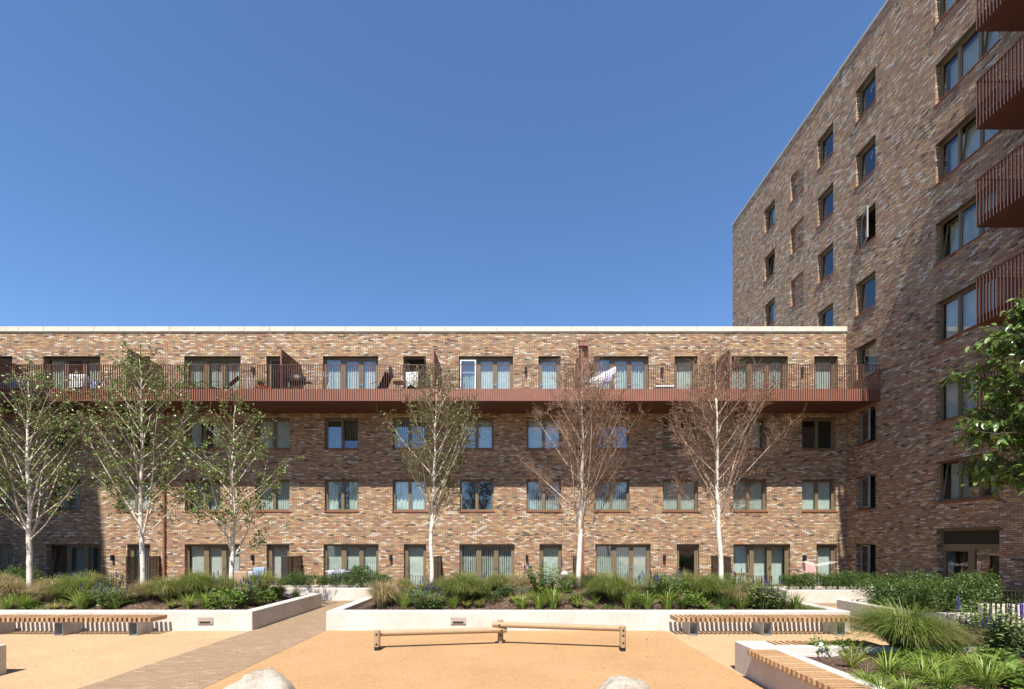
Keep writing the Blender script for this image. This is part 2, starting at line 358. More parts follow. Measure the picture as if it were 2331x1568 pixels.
def ring(b, fr, u0, u1, w0, w1, t, n0, n1, tb=None):
    tb = t if tb is None else tb
    b.fbox(fr, u0, u0+t, n0, n1, w0, w1); b.fbox(fr, u1-t, u1, n0, n1, w0, w1)
    b.fbox(fr, u0+t, u1-t, n0, n1, w1-t, w1); b.fbox(fr, u0+t, u1-t, n0, n1, w0, w0+tb)
def blind_mesh(fr, u0, u1, w0, w1, n, ang, gap0=0, gap1=1):
    b = MB(); sp = 0.085; k = int((u1-u0)/sp)
    for i in range(k+1):
        t = i/max(1,k)
        if t < gap0 or t > gap1: continue
        c = u0 + (i+0.5)*sp
        if c > u1: break
        a = ang + R.uniform(-0.06, 0.06); du = 0.046*math.cos(a); dn = 0.046*math.sin(a)
        wb = w0 + 0.03
        b.quad(fr(c-du, n-dn, wb), fr(c+du, n+dn, wb), fr(c+du, n+dn, w1), fr(c-du, n-dn, w1))
    return b
def curtain_mesh(fr, u0, u1, w0, w1, n, amp=0.03, wl=0.12, cover=1.0):
    b = MB(); spans = [(u0, u1)] if cover >= 1 else [(u0, u0+(u1-u0)*cover/2), (u1-(u1-u0)*cover/2, u1)]
    for a, c in spans:
        k = max(6, int((c-a)/0.025)); ph = R.uniform(0, 6); rows = 4
        base = len(b.v)
        for j in range(rows+1):
            for i in range(k+1):
                u = a+(c-a)*i/k
                nn = n + amp*math.sin(u*6.28/wl+ph+0.5*math.sin(u*9))*(1-0.35*j/rows) + 0.01*math.sin(j*2+u*5)
                b.v.append(fr(u, nn, w0+(w1-w0)*j/rows))
        for j in range(rows):
            for i in range(k):
                q = base+j*(k+1)+i; b.f.append((q, q+1, q+k+2, q+k+1))
    return b
def dress(fr, u0, u1, w0, w1, style, parent, n=-0.36):
    """what hangs behind the glass"""
    if style == 'none': return
    if style.startswith('b'):
        ang = {'b': 0.35, 'bo': 0.95, 'bx': 0.15}.get(style.split('_')[0], 0.35)
        b = blind_mesh(fr, u0, u1, w0, w1, n, ang); b.build('vertical_blind', M['blind'], parent)
    elif style == 'net': curtain_mesh(fr, u0, u1, w0, w1, n, 0.022, 0.10).build('net_curtain', M['net'], parent, True)
    elif style == 'c': curtain_mesh(fr, u0, u1, w0, w1, n, 0.035, 0.17).build('curtain', M['curtain'], parent, True)
    elif style == 'ch': curtain_mesh(fr, u0, u1, w0, w1, n, 0.035, 0.17, 0.62).build('curtain', M['curtain'], parent, True)

def add_handle(fr, u, w, parent, s=1):
    b = MB(); b.fbox(fr, u-0.018, u+0.018, -0.178, -0.168, w-0.1, w+0.1); b.fbox(fr, u-0.01, u+0.01, -0.168, -0.12, w-0.01, w+0.01)
    b.fbox(fr, min(u, u+s*0.12), max(u, u+s*0.12), -0.135, -0.118, w-0.011, w+0.011); b.build('handle', M['chrome'], parent)

def window2(fr, u0, u1, w0, w1, par, style, tilt=None):
    """two-sash window; tilt = index of a sash tipped inwards at the top"""
    f = MB(); ring(f, fr, u0, u1, w0, w1, 0.055, -0.25, -0.175); m = (u0+u1)/2; f.fbox(fr, m-0.035, m+0.035, -0.25, -0.175, w0+0.055, w1-0.055)
    sash = ((u0+0.055, m-0.035), (m+0.035, u1-0.055)); g = MB()
    for i, (a, c) in enumerate(sash):
        if tilt == i:
            def ft(u, n, w, fr=fr, w0=w0): 
                k = 0.13; return fr(u, n - (w-w0)*k, w)
        else: ft = fr
        ring(f, ft, a, c, w0+0.055, w1-0.055, 0.04, -0.235, -0.185)
        g.quad(ft(a+0.04,-0.21,w0+0.095), ft(c-0.04,-0.21,w0+0.095), ft(c-0.04,-0.21,w1-0.095), ft(a+0.04,-0.21,w1-0.095))
    o = f.build('window', M['bronze'], par); g.build('pane', M['glass'], o)
    s = MB(); s.fbox(fr, u0-0.02, u1+0.06, -0.20, 0.035, w0-0.055, w0-0.002); s.build('sill', M['tile'], o)
    l = MB(); l.fbox(fr, u0, u1, -0.17, 0.008, w1-0.012, w1+0.004); l.build('lintel', M['lintel'], o)
    dress(fr, u0+0.06, u1-0.06, w0+0.06, w1-0.05, style, o, -0.36 if tilt is None else -0.52); return o
def patio(fr, u0, u1, w0, w1, par, style, tilt=False):
    W = u1-u0; a = u0+W*0.335; c = u0+W*0.665; f = MB()
    ring(f, fr, u0, u1, w0, w1, 0.06, -0.25, -0.17, 0.03)
    f.fbox(fr, a-0.05, a+0.05, -0.25, -0.17, w0+0.03, w1-0.06)
    f.fbox(fr, u0+0.06, a-0.05, -0.25, -0.172, w0+0.62, w0+0.70)
    g = MB()
    def ft(u, n, w): return fr(u, n - max(0, (w-w0-0.7))*(0.13 if tilt else 0), w)
    ring(f, ft, u0+0.06, a-0.05, w0+0.70, w1-0.06, 0.04, -0.235, -0.185)
    g.quad(ft(u0+0.1,-0.21,w0+0.74), ft(a-0.09,-0.21,w0+0.74), ft(a-0.09,-0.21,w1-0.10), ft(u0+0.1,-0.21,w1-0.10))
    g.quad(fr(u0+0.06,-0.21,w0+0.03), fr(a-0.05,-0.21,w0+0.03), fr(a-0.05,-0.21,w0+0.62), fr(u0+0.06,-0.21,w0+0.62))
    for p, q in ((a+0.05, c-0.004), (c+0.004, u1-0.06)):
        ring(f, fr, p, q, w0+0.03, w1-0.06, 0.10, -0.24, -0.178, 0.16)
        g.quad(fr(p+0.1,-0.21,w0+0.19), fr(q-0.1,-0.21,w0+0.19), fr(q-0.1,-0.21,w1-0.16), fr(p+0.1,-0.21,w1-0.16))
    o = f.build('patio_door', M['bronze'], par); g.build('pane', M['glass'], o)
    add_handle(fr, c+0.05, w0+1.0, o, -1)
    l = MB(); l.fbox(fr, u0, u1, -0.165, 0.008, w1-0.012, w1+0.004); l.build('lintel', M['lintel'], o)
    st = style if isinstance(style, (list, tuple)) else [style]*3
    n = -0.36 if not tilt else -0.56
    if len(set(st)) == 1: dress(fr, u0+0.06, u1-0.06, w0+0.05, w1-0.06, st[0], o, n)
    else:
        for sx, (p, q) in zip(st, ((u0+0.06, a), (a, c), (c, u1-0.06))): dress(fr, p, q, w0+0.05, w1-0.06, sx, o, n)
    return o
def door1(fr, u0, u1, w0, w1, par, style, hs=1, open_=False):
    f = MB(); ring(f, fr, u0, u1, w0, w1, 0.06, -0.25, -0.17, 0.03)
    p, q = u0+0.064, u1-0.064; g = MB()
    if open_:
        an = math.radians(98)
        def ft(u, n, w): 
            d = q-u; return fr(q - d*math.cos(an) , -0.2 + d*math.sin(an) + (n+0.2)*0.4, w)
    else: ft = fr
    o = f.build('door_frame' if open_ else 'glazed_door', M['bronze'], par)
    lf = MB(); ring(lf, ft, p, q, w0+0.03, w1-0.064, 0.11, -0.24, -0.178, 0.16)
    g.quad(ft(p+0.11,-0.21,w0+0.19), ft(q-0.11,-0.21,w0+0.19), ft(q-0.11,-0.21,w1-0.17), ft(p+0.11,-0.21,w1-0.17))
    lf.build('door_leaf', M['bronze'] if not open_ else M['white'], o); g.build('pane', M['glass'], o)
    if not open_: add_handle(fr, (p+0.05) if hs > 0 else (q-0.05), w0+1.0, o, hs)
    l = MB(); l.fbox(fr, u0, u1, -0.165, 0.008, w1-0.012, w1+0.004); l.build('lintel', M['lintel'], o)
    dress(fr, u0+0.06, u1-0.06, w0+0.05, w1-0.06, style, o); return o

# ------------------------------------------------------------------ low building with the long balcony
XL = -34.0
G0, G1 = 0.03, FZ(1238); T0, T1 = 8.60, FZ(810.5)
RB = [(FZ(1163), FZ(1091)), (FZ(1022), FZ(951.5))]
tripG = [(-205,-80),(106,229.5),(420,547),(736,861.5),(1045.4,1170.8),(1354.6,1480.6),(1668.8,1798.3)]
singG = [(-23,28),(289.5,341.5),(606.4,658.2),(919,970),(1228,1279),(1539.6,1591.5),(1857.9,1904.9)]
tripT = [(-210,-84),(98.5,228),(419,547.7),(734.7,860.6),(1044,1167.5),(1351,1476),(1665,1793)]
singT = [(-23,28),(289.5,341.5),(606,657.5),(918,969),(1225,1275.7),(1535,1587),(1853,1907)]
wincol = [(-206,-128),(-48,30),(111,183),(265,342),(420.5,501),(580,659),(738.5,815),(893,969),(1046,1123),(1198,1277),(1352.5,1432.5),(1508,1589),(1668,1744.5),(1825,1902)]
low = empty('apartment_building', (0, 0, 0)); tag(low, 'four storey brown brick block of flats with a long red balcony', 'building')
holes = []
for a, c in tripG + singG: holes.append((FX(a), FX(c), G0, G1))
for a, c in tripT + singT: holes.append((FX(a), FX(c), T0, T1))
for a, c in wincol:
    for z0, z1 in RB: holes.append((FX(a), FX(c), z0, z1))
ZP = FZ(755); ZC = FZ(744)
b = MB(); wall_holes(b, fr_facade, XL, XW, -0.05, ZP, holes)
b.quad((XL,D,-0.05),(XL,D,ZP),(XL,34,ZP),(XL,34,-0.05))
b.build('wall', M['brick'], low)
b = MB(); x = FX(1928); b.box(XL-0.05, x, D-0.03, D+0.42, ZP-0.05, ZP); k = 0
while x > XL:
    x0 = max(XL-0.06, x-1.17); b.box(x0+0.008, x-0.008, D-0.06, D+0.45, ZP, ZC); x = x0
    if x <= XL-0.05: break
b.build('coping', M['coping'], low)
b = MB(); b.quad((XL,D+0.43,ZP-0.2),(XW,D+0.43,ZP-0.2),(XW,34,ZP-0.2),(XL,34,ZP-0.2)); b.build('roof', M['roof'], low)
b = MB()
for z in (0.0, 2.75, 5.68, 8.55): b.box(XL+0.02, XW+3, D+0.26, D+4.5, z-0.2, z)
b.box(XL+0.02, XW+3, D+4.5, D+4.6, -0.2, ZP-0.3)
for xx in [FX(-60+ k*155.0) for k in range(14)]: b.box(xx-0.9+0.0, xx-0.8, D+0.4, D+4.49, 0.01, 2.54); b.box(xx-0.9, xx-0.8, D+0.4, D+4.49, 2.76, 5.47); b.box(xx-0.9, xx-0.8, D+0.4, D+4.49, 5.69, 8.34)
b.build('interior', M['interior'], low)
gs = ['b', 'b', 'net', 'b', 'bo', 'bo', 'b']
for (a, c), st in zip(tripG, gs): patio(fr_facade, FX(a), FX(c), G0, G1, low, st if a != 106 else ['none', 'b', 'bo'], tilt=a in (106, 1668.8))
for (a, c), st, hs in zip(singG, ['b','net','net','bx','b','none','b'], [1,1,1,1,1,1,-1]): door1(fr_facade, FX(a), FX(c), G0, G1, low, st, hs)
for (a, c), st in zip(tripT, ['b','ch','b','b','b','c','bo']): patio(fr_facade, FX(a), FX(c), T0, T1, low, st)
for (a, c), st in zip(singT, ['b','none','none','none','b','bx','bx']): door1(fr_facade, FX(a), FX(c), T0, T1, low, st, 1, open_=(a == 918))
r1 = ['b','b','b','c','b','b','ch','c','none','bo','bo','bo','bo','b']
r2 = ['b','b','bo','none','ch','c','bo','bo','b','b','none','none','b','none']
for (a, c), s1, s2 in zip(wincol, r1, r2):
    window2(fr_facade, FX(a), FX(c), *RB[0], low, s1, tilt={111: 1, 420.5: 1}.get(a))
    window2(fr_facade, FX(a), FX(c), *RB[1], low, s2, tilt={738.5: 1, 1668: 1}.get(a))
# wall lights, air bricks, downpipes
def wall_light(x, z):
    b = MB(); b.box(x-0.06, x+0.06, D-0.03, D-0.001, z-0.12, z+0.12)
    b.tube([(x, D-0.10, z-0.13), (x, D-0.10, z+0.11), (x, D-0.10, z+0.14)], [0.062, 0.062, 0.03], 10); b.box(x-0.03, x+0.03, D-0.09, D-0.03, z-0.02, z+0.03)
    b.build('wall_light', M['black'], low)
for u in (258, 576, 890, 1199, 1511, 1829): wall_light(FX(u), FZ(1269))
for u in (577, 889.7, 1196.8, 1506, 1823.8): wall_light(FX(u), FZ(843))
M['airbrick'] = painted('buff_air_brick', (0.36,0.25,0.14), 0.8)
for u in (zu(2,700), zu(2,1000), zu(2,2160), zu(3,890), zu(3,1190), zu(1,1648), zu(4,260)):
    b = MB(); x = FX(u); z = FZ(zv(236))
    for k in range(4): b.box(x-0.11, x+0.11, D-0.008, D+0.01, z-0.11+k*0.055, z-0.11+k*0.055+0.035)
    b.build('air_brick', M['airbrick'], low)
def downpipe(u, ztop, hopper):
    x = FX(u); b = MB(); b.tube([(x, D-0.09, 0.02), (x, D-0.09, ztop)], 0.055, 12)
    z = 0.8
    while z < ztop: b.tube([(x, D-0.09, z), (x, D-0.09, z+0.06)], 0.066, 12); b.box(x-0.02, x+0.02, D-0.05, D-0.001, z, z+0.05); z += 2.0
    if hopper:
        b.box(x-0.19, x+0.19, D-0.28, D-0.002, ztop, ztop+0.22); b.box(x-0.21, x+0.21, D-0.30, D-0.001, ztop+0.22, ztop+0.26); b.box(x-0.11, x+0.11, D-0.19, D-0.002, ztop-0.14, ztop)
    b.build('downpipe', M['oxide'], low)
downpipe(376, 8.19, False); downpipe(1326, 11.27, True)
# the long balcony
YB = 20.48; ZB0 = 8.20; ZB1 = 8.72; ZR = 9.73
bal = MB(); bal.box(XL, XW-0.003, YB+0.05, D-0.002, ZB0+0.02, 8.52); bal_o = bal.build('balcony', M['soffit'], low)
b = MB(); x = XL
while x < XW-0.01:
    x1 = min(x+3.0, XW-0.004); b.box(x+0.002, x1-0.002, YB+0.03, YB+0.045, ZB0, ZB1); x = x1
b.build('fascia', M['oxide'], bal_o)
b = MB(); x = XW-0.05
while x > XL: b.box(x-0.006, x+0.006, YB-0.025, YB+0.025, ZB0+0.01, ZR-0.012); x -= 0.0975
b.box(XL, XW-0.004, YB-0.03, YB+0.028, ZR-0.012, ZR+0.003); b.box(XL, XW-0.004, YB-0.03, YB+0.028, ZB0-0.012, ZB0+0.006)
b.build('railing', M['oxide_dark'], bal_o)
for xs_ in (-22.9, -16.34, -9.82, -3.34, 2.95, 9.28):
    b = MB(); b.box(xs_-0.006, xs_+0.006, YB+0.12, D-0.05, 8.55, 10.40)
    s = b.build('privacy_screen', M['perf_red'], bal_o)
    b = MB(); b.box(xs_-0.025, xs_+0.025, YB+0.06, YB+0.11, 8.53, 10.43); b.box(xs_-0.02, xs_+0.02, YB+0.95, YB+1.0, 8.53, 10.41); b.box(xs_-0.02, xs_+0.02, YB+0.11, D-0.02, 10.405, 10.43)
    b.build('screen_frame', M['oxide'], bal_o)

# ------------------------------------------------------------------ tower
tw = empty('apartment_tower', (0,0,0)); tag(tw, 'tall eight storey brown brick tower with recessed windows on the right', 'building')
YF = 34.18; YN = -10.0; ZT = 24.6
A = (TY(1992.3), TY(1947.6)); B_ = (TY(1895.8), TY(1860.3)); C_ = (TY(1828.5), TY(1798.4)); D_ = (TY(1762.9), TY(1739.7)); E = (TY(2272.5), TY(2128.5))
rows = [(3.67+2.92*k, 5.14+2.92*k) for k in range(7)]
hol = []
for k, (z0, z1) in enumerate(rows):
    hol.append((*A, z0, z1)); hol.append((*E, z0, z1))
    if k > 2: hol.append((*B_, z0, z1)); hol.append((*C_, z0, z1, 0.2)); hol.append((*D_, z0, z1))
hol.append((*A, 0.25, 2.13)); DO = (TY(2273.5), TY(2131), 0.02, 2.67); hol.append(DO)
BD = (11.3, 13.6)
for k in range(1, 7): hol.append((*BD, 2.92*k+0.03-0.2+0.2, 2.92*k+2.15))
b = MB(); wall_holes(b, fr_tower, YN, YF, -0.05, ZT, hol)
X2 = XW+16
b.quad((XW,YF,-0.05),(XW,YF,ZT),(X2,YF,ZT),(X2,YF,-0.05)); b.quad((XW,YN,-0.05),(X2,YN,-0.05),(X2,YN,ZT),(XW,YN,ZT)); b.quad((X2,YN,-0.05),(X2,YF,-0.05),(X2,YF,ZT),(X2,YN,ZT))
b.build('wall', M['brick'], tw)
b = MB(); y = YF+0.04
while y > YN: y0 = max(YN-0.04, y-2.4); b.box(XW-0.05, XW+0.4, y0+0.004, y-0.004, ZT, ZT+0.13); y = y0; 
b.build('coping', M['coping_grey'], tw)
b = MB(); b.quad((XW+0.3,YN,ZT-0.3),(X2,YN,ZT-0.3),(X2,YF,ZT-0.3),(XW+0.3,YF,ZT-0.3)); b.build('roof', M['roof'], tw)
b = MB()
for k in range(9): b.box(XW+0.27, XW+4.5, YN+0.02, YF-0.02, 2.92*k-0.28, 2.92*k-0.02)
b.box(XW+4.5, XW+4.6, YN+0.02, YF-0.02, -0.2, ZT-0.4)
for yy in (14.6, 18.9, 22.7, 25.4, 28.0, 31.5):
    for k in range(8): b.box(XW+0.4, XW+4.49, yy, yy+0.1, 2.92*k-0.01, 2.92*k+2.6)
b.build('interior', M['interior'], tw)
def sill_lintel(fr, u0, u1, w0, w1, o):
    s = MB(); s.fbox(fr, u0-0.06, u1+0.06, -0.20, 0.04, w0-0.055, w0-0.002); s.build('sill', M['tile'], o)
    l = MB(); l.fbox(fr, u0, u1, -0.17, 0.006, w1-0.012, w1+0.004); l.build('lintel', M['lintel'], o)
def single(u0, u1, w0, w1, style, swing=0.0, tilt=False):
    fr = fr_tower; f = MB(); ring(f, fr, u0, u1, w0, w1, 0.05, -0.25, -0.17); g = MB(); hinge = u1-0.05
    def ft(u, n, w):
        k = 0.14 if tilt else 0.0
        d = hinge-u; nn = n+0.2
        return fr(hinge - d*math.cos(swing) + nn*math.sin(swing), -0.2 + d*math.sin(swing) + nn*math.cos(swing) - (w-w0)*k, w)
    p, q = u0+0.055, u1-0.05
    o = f.build('window', M['bronze'], tw); s = MB(); ring(s, ft, p, q, w0+0.055, w1-0.055, 0.05, -0.235, -0.18)
    s.build('sash', M['bronze'] if swing == 0 else M['grey'], o)
    g.quad(ft(p+0.05,-0.21,w0+0.1), ft(q-0.05,-0.21,w0+0.1), ft(q-0.05,-0.21,w1-0.1), ft(p+0.05,-0.21,w1-0.1)); g.build('pane', M['glass'], o)
    sill_lintel(fr, u0, u1, w0, w1, o); dress(fr, u0+0.05, u1-0.05, w0+0.05, w1-0.05, style, o, -0.5); return o
def triple(u0, u1, w0, w1, style, tilts=()):
    fr = fr_tower; f = MB(); ring(f, fr, u0, u1, w0, w1, 0.05, -0.25, -0.17); W = u1-u0; g = MB()
    ms = [u0+0.05, u0+W/3, u0+2*W/3, u1-0.05]
    for m in ms[1:3]: f.fbox(fr, m-0.035, m+0.035, -0.25, -0.17, w0+0.05, w1-0.05)
    for i in range(3):
        p = ms[i]+(0.035 if i else 0); q = ms[i+1]-(0.035 if i < 2 else 0)
        def ft(u, n, w, k=(0.14 if i in tilts else 0.0)): return fr(u, n-(w-w0)*k, w)
        ring(f, ft, p, q, w0+0.05, w1-0.05, 0.04, -0.235, -0.18)
        g.quad(ft(p+0.04,-0.21,w0+0.09), ft(q-0.04,-0.21,w0+0.09), ft(q-0.04,-0.21,w1-0.09), ft(p+0.04,-0.21,w1-0.09))
    o = f.build('window', M['bronze'], tw); g.build('pane', M['glass'], o); sill_lintel(fr, u0, u1, w0, w1, o)
    dress(fr, u0+0.05, u1-0.05, w0+0.05, w1-0.05, style, o, -0.36 if not tilts else -0.52)
for k, (z0, z1) in enumerate(rows):
    sw = {4: 0.42, 1: 0.36, 0: 0.36}.get(k, 0.0)
    o = single(*A, z0, z1, 'none' if k != 2 else 'c', sw)
    if k in (5, 6):      # small white bird sticker on the glass
        b = MB(); y0, zz = A[0]+0.50, z0+0.98
        for pts in ([(0,0),(0.12,0.10),(0.05,0.0)], [(0.03,0.02),(0.0,-0.14),(-0.05,-0.16)], [(0,0),(0.03,0.02),(-0.06,-0.03)]):
            b.tri(*[(XW+0.205, y0-p[0], zz+p[1]) for p in pts])
        b.build('bird_sticker', M['white'], o)
    triple(*E, z0, z1, ['ch','b','b','c','bx','b','b'][k], {4: (1,), 3: (), 0: (2, 0), 5: (0,)}.get(k, ()) if k != 3 else (2,))
    if k > 2:
        single(*B_, z0, z1, 'none'); single(*D_, z0, z1, 'b' if k != 5 else 'c', 0.0, k == 5)
        s = MB(); s.fbox(fr_tower, C_[0]-0.06, C_[1]+0.06, -0.19, 0.035, z0-0.05, z0+0.003); s.build('sill', M['tile'], tw)
single(*A, 0.25, 2.13, 'none', 0.36)
for k in range(1, 7):
    fr = fr_tower; f = MB(); u0, u1 = BD; z0 = 2.92*k+0.03; z1 = 2.92*k+2.15; ring(f, fr, u0, u1, z0, z1, 0.08, -0.25, -0.17); f.fbox(fr, (u0+u1)/2-0.08, (u0+u1)/2+0.08, -0.25, -0.17, z0+0.08, z1-0.08)
    o = f.build('balcony_door', M['bronze'], tw); g = MB(); g.quad(fr(u0+0.08,-0.21,z0+0.08), fr(u1-0.08,-0.21,z0+0.08), fr(u1-0.08,-0.21,z1-0.08), fr(u0+0.08,-0.21,z1-0.08)); g.build('pane', M['glass'], o)
    dress(fr, u0+0.05, u1-0.05, z0+0.05, z1-0.05, 'b', o)
# entrance with louvre
fr = fr_tower; u0, u1, w0, w1 = DO; f = MB(); ring(f, fr, u0, u1, w0, w1, 0.07, -0.27, -0.17, 0.04); mid = u0+(u1-u0)*0.47
f.fbox(fr, u0+0.07, u1-0.07, -0.27, -0.17, 1.98, 2.14); f.fbox(fr, mid-0.07, mid+0.07, -0.27, -0.17, 0.06, 1.98)
o = f.build('entrance_door', M['bronze'], tw)
g = MB(); g.quad(fr(u0+0.07,-0.21,0.06), fr(mid-0.07,-0.21,0.06), fr(mid-0.07,-0.21,1.98), fr(u0+0.07,-0.21,1.98)); g.quad(fr(mid+0.17,-0.21,0.2), fr(u1-0.17,-0.21,0.2), fr(u1-0.17,-0.21,1.88), fr(mid+0.17,-0.21,1.88)); g.build('pane', M['glass'], o)
lf = MB(); ring(lf, fr, mid+0.07, u1-0.07, 0.06, 1.98, 0.10, -0.25, -0.175, 0.16); lf.build('door_leaf', M['bronze'], o)
lv = MB()
for k in range(11):
    z = 2.16+k*0.04; lv.hexa([fr(u0+0.07,-0.20,z), fr(u1-0.07,-0.20,z), fr(u1-0.07,-0.235,z+0.03), fr(u0+0.07,-0.235,z+0.03), fr(u0+0.07,-0.195,z+0.006), fr(u1-0.07,-0.195,z+0.006), fr(u1-0.07,-0.23,z+0.036), fr(u0+0.07,-0.23,z+0.036)])
lv.build('louvre', M['lintel'], o)
h = MB(); h.fbox(fr, u1-0.10, u1-0.02, -0.17, -0.10, 1.15, 1.25); h.fbox(fr, u1-0.10, u1-0.02, -0.17, -0.10, 1.62, 1.72); h.build('hinge', M['steel'], o)
h = MB(); h.fbox(fr, mid+0.11, mid+0.15, -0.175, -0.12, 0.98, 1.02); h.fbox(fr, mid+0.11, mid+0.30, -0.135, -0.118, 0.99, 1.01); h.build('handle', M['chrome'], o)
l = MB(); l.fbox(fr, u0, u1, -0.165, 0.02, w1-0.02, w1+0.05); l.build('lintel', M['lintel'], o)
ys = TY(2109); zs = H-(1308-HY)*ys/F
g = MB(); g.fbox(fr, ys-0.14, ys+0.14, 0.001, 0.012, zs-0.07, zs+0.07); sg = g.build('exit_sign', M['green_sign'], tw)
g = MB(); g.fbox(fr, ys-0.10, ys-0.02, 0.013, 0.015, zs-0.04, zs+0.04); g.fbox(fr, ys+0.03, ys+0.06, 0.013, 0.015, zs-0.045, zs+0.02); g.fbox(fr, ys+0.033, ys+0.057, 0.013, 0.015, zs+0.026, zs+0.05); g.fbox(fr, ys+0.0, ys+0.09, 0.0155, 0.016, zs-0.008, zs+0.006); g.build('pictogram', M['white'], sg)
# tower balconies
YK, XK, YK0 = 14.4, 13.84, 10.6
for zb in (5.73, 8.65, 11.57, 14.49, 17.41, 20.33):
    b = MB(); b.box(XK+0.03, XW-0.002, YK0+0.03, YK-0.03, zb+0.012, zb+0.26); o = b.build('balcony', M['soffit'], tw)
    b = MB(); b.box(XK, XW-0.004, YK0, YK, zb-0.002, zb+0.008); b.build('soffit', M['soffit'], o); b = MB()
    y = YK-0.02
    while y > YK0: b.box(XK-0.03, XK+0.026, y-0.006, y+0.006, zb+0.01, zb+1.40); y -= 0.10
    x = XK+0.09
    while x < XW-0.03:
        for y in (YK-0.02, YK0+0.02): b.box(x-0.006, x+0.006, y-0.028, y+0.028, zb+0.01, zb+1.40)
        x += 0.10
    b.box(XK-0.03, XK+0.026, YK0, YK, zb+1.40, zb+1.415); b.box(XK+0.027, XW-0.004, YK-0.05, YK+0.01, zb+1.40, zb+1.414); b.box(XK+0.027, XW-0.004, YK0-0.01, YK0+0.05, zb+1.40, zb+1.414)
    b.build('railing', M['oxide_dark'], o)

# neighbours beyond the frame that shade and mirror in the panes
def plain_block(x0, x1, y0, y1, z, label, side):
    e = empty('neighbour_building', (0,0,0)); tag(e, label, 'building')
    b = MB(); holes = []
    if side == 'x':
        def fr(u, n, w): return (x1+n, u, w)
        rng = (y0, y1)
    else:
        def fr(u, n, w): return (u, y1+n, w)
        rng = (x0, x1)
    u = rng[0]+1.5
    while u+1.8 < rng[1]:
        k = 0
        while 2.92*k+2.3 < z-0.8: holes.append((u, u+1.6, 2.92*k+0.75, 2.92*k+2.2)); k += 1
        u += 3.2
    wall_holes(b, fr, rng[0], rng[1], -0.05, z, holes)
    if side == 'x': b.quad((x0,y0,-.05),(x1,y0,-.05),(x1,y0,z),(x0,y0,z)); b.quad((x0,y1,-.05),(x1,y1,-.05),(x1,y1,z),(x0,y1,z)); b.quad((x0,y0,-.05),(x0,y1,-.05),(x0,y1,z),(x0,y0,z))
    else: b.quad((x0,y0,-.05),(x0,y1,-.05),(x0,y1,z),(x0,y0,z)); b.quad((x1,y0,-.05),(x1,y1,-.05),(x1,y1,z),(x1,y0,z)); b.quad((x0,y0,-.05),(x1,y0,-.05),(x1,y0,z),(x0,y0,z))
    b.build('wall', M['brick'], e); b = MB(); b.box(x0-0.04, x1+0.04, y0-0.04, y1+0.04, z, z+0.2); b.build('coping', M['coping'], e)
    g = MB()
    for h in holes: g.quad(fr(h[0],-0.2,h[2]), fr(h[1],-0.2,h[2]), fr(h[1],-0.2,h[3]), fr(h[0],-0.2,h[3]))
    g.build('pane', M['glass'], e)
plain_block(-36, -21.55, -2, 12, 26.0, 'tall brick wing beyond the left edge that shades the courtyard corner', 'x')
plain_block(-30, 14, -50, -36, 5.6, 'low brick block opposite, behind the viewpoint', 'y')

# ------------------------------------------------------------------ planters
def soilL(x, y): 
    t = max(0, min(1, (y-12.3)/3.8)); e0, e1 = (-18.3, -6.73) if x < -5.5 else (-4.34, 8.12)
    g = max(0, min(1, min(x-e0, e1-x)/1.5)); g = g*g*(3-2*g)
    return 0.40 + 0.44*g*math.sin(math.pi*t)**0.9 + 0.03*math.sin(x*1.7)+0.02*math.sin(x*4.1+y*3)
def soilR(x, y): return 0.42 + 0.05*math.sin(x*1.9+y) + 0.03*math.sin(y*3.1)
def soilF(x, y): return 0.38
def planter(name, x0, x1, y0, y1, hp, t, soil, label, joints=(), group=None):
    b = MB()   # one closed ring so that no corner faces overlap
    o_ = [(x0,y0),(x1,y0),(x1,y1),(x0,y1)]; i_ = [(x0+t,y0+t),(x1-t,y0+t),(x1-t,y1-t),(x0+t,y1-t)]
    for z in (-0.05, hp):
        for p in o_: b.v.append((*p, z))
        for p in i_: b.v.append((*p, z))
    for k in range(4):
        k2 = (k+1) % 4
        b.f += [(k, k2, 8+k2, 8+k), (4+k2, 4+k, 12+k, 12+k2), (8+k, 8+k2, 12+k2, 12+k)]
    o = bevel(b.build(name, M['concrete'], None), 0.018); tag(o, label, 'planter', group)
    s = MB(); nx = max(2, int((x1-x0-2*t)/0.12)); ny = max(2, int((y1-y0-2*t)/0.12)); n0 = len(s.v)
    for j in range(ny+1):
        for i in range(nx+1):
            x = x0+t-0.01+(x1-x0-2*t+0.02)*i/nx; y = y0+t-0.01+(y1-y0-2*t+0.02)*j/ny
            s.v.append((x, y, soil(x, y)+R.uniform(-0.012, 0.012)))
    for j in range(ny):
        for i in range(nx): q = n0+j*(nx+1)+i; s.f.append((q, q+1, q+nx+2, q+nx+1))
    s.build('mulch', M['mulch'], o, True)
    if joints:
        j = MB()
        for x in joints: j.box(x-0.003, x+0.003, y0-0.0015, y0+0.004, 0.01, hp-0.03)
        j.build('joint', M['taupe_metal'], o)
    return o
PL = planter('planter', -18.6, -6.45, 12.0, 16.4, 0.48, 0.28, soilL, 'long white concrete planter behind the left bench', (-12.2, -8.1))
PC = planter('planter', -4.62, 8.4, 12.0, 16.2, 0.48, 0.28, soilL, 'widest white concrete planter, behind the log balance beam', (-1.45, 0.9, 5.6))
PF = planter('planter', -10.0, -4.2, 18.35, 19.7, 0.46, 0.2, soilF, 'far concrete planter with a dark hedge at the end of the brick path')
PG = planter('planter', 10.0, 14.6, 17.6, 19.2, 0.46, 0.2, soilF, 'white concrete planter with a hedge in front of the pink laundry')
PH = planter('planter', 9.8, 13.9, 11.6, 14.6, 0.48, 0.2, soilF, 'concrete planter holding the bushy hedge beside the tower')
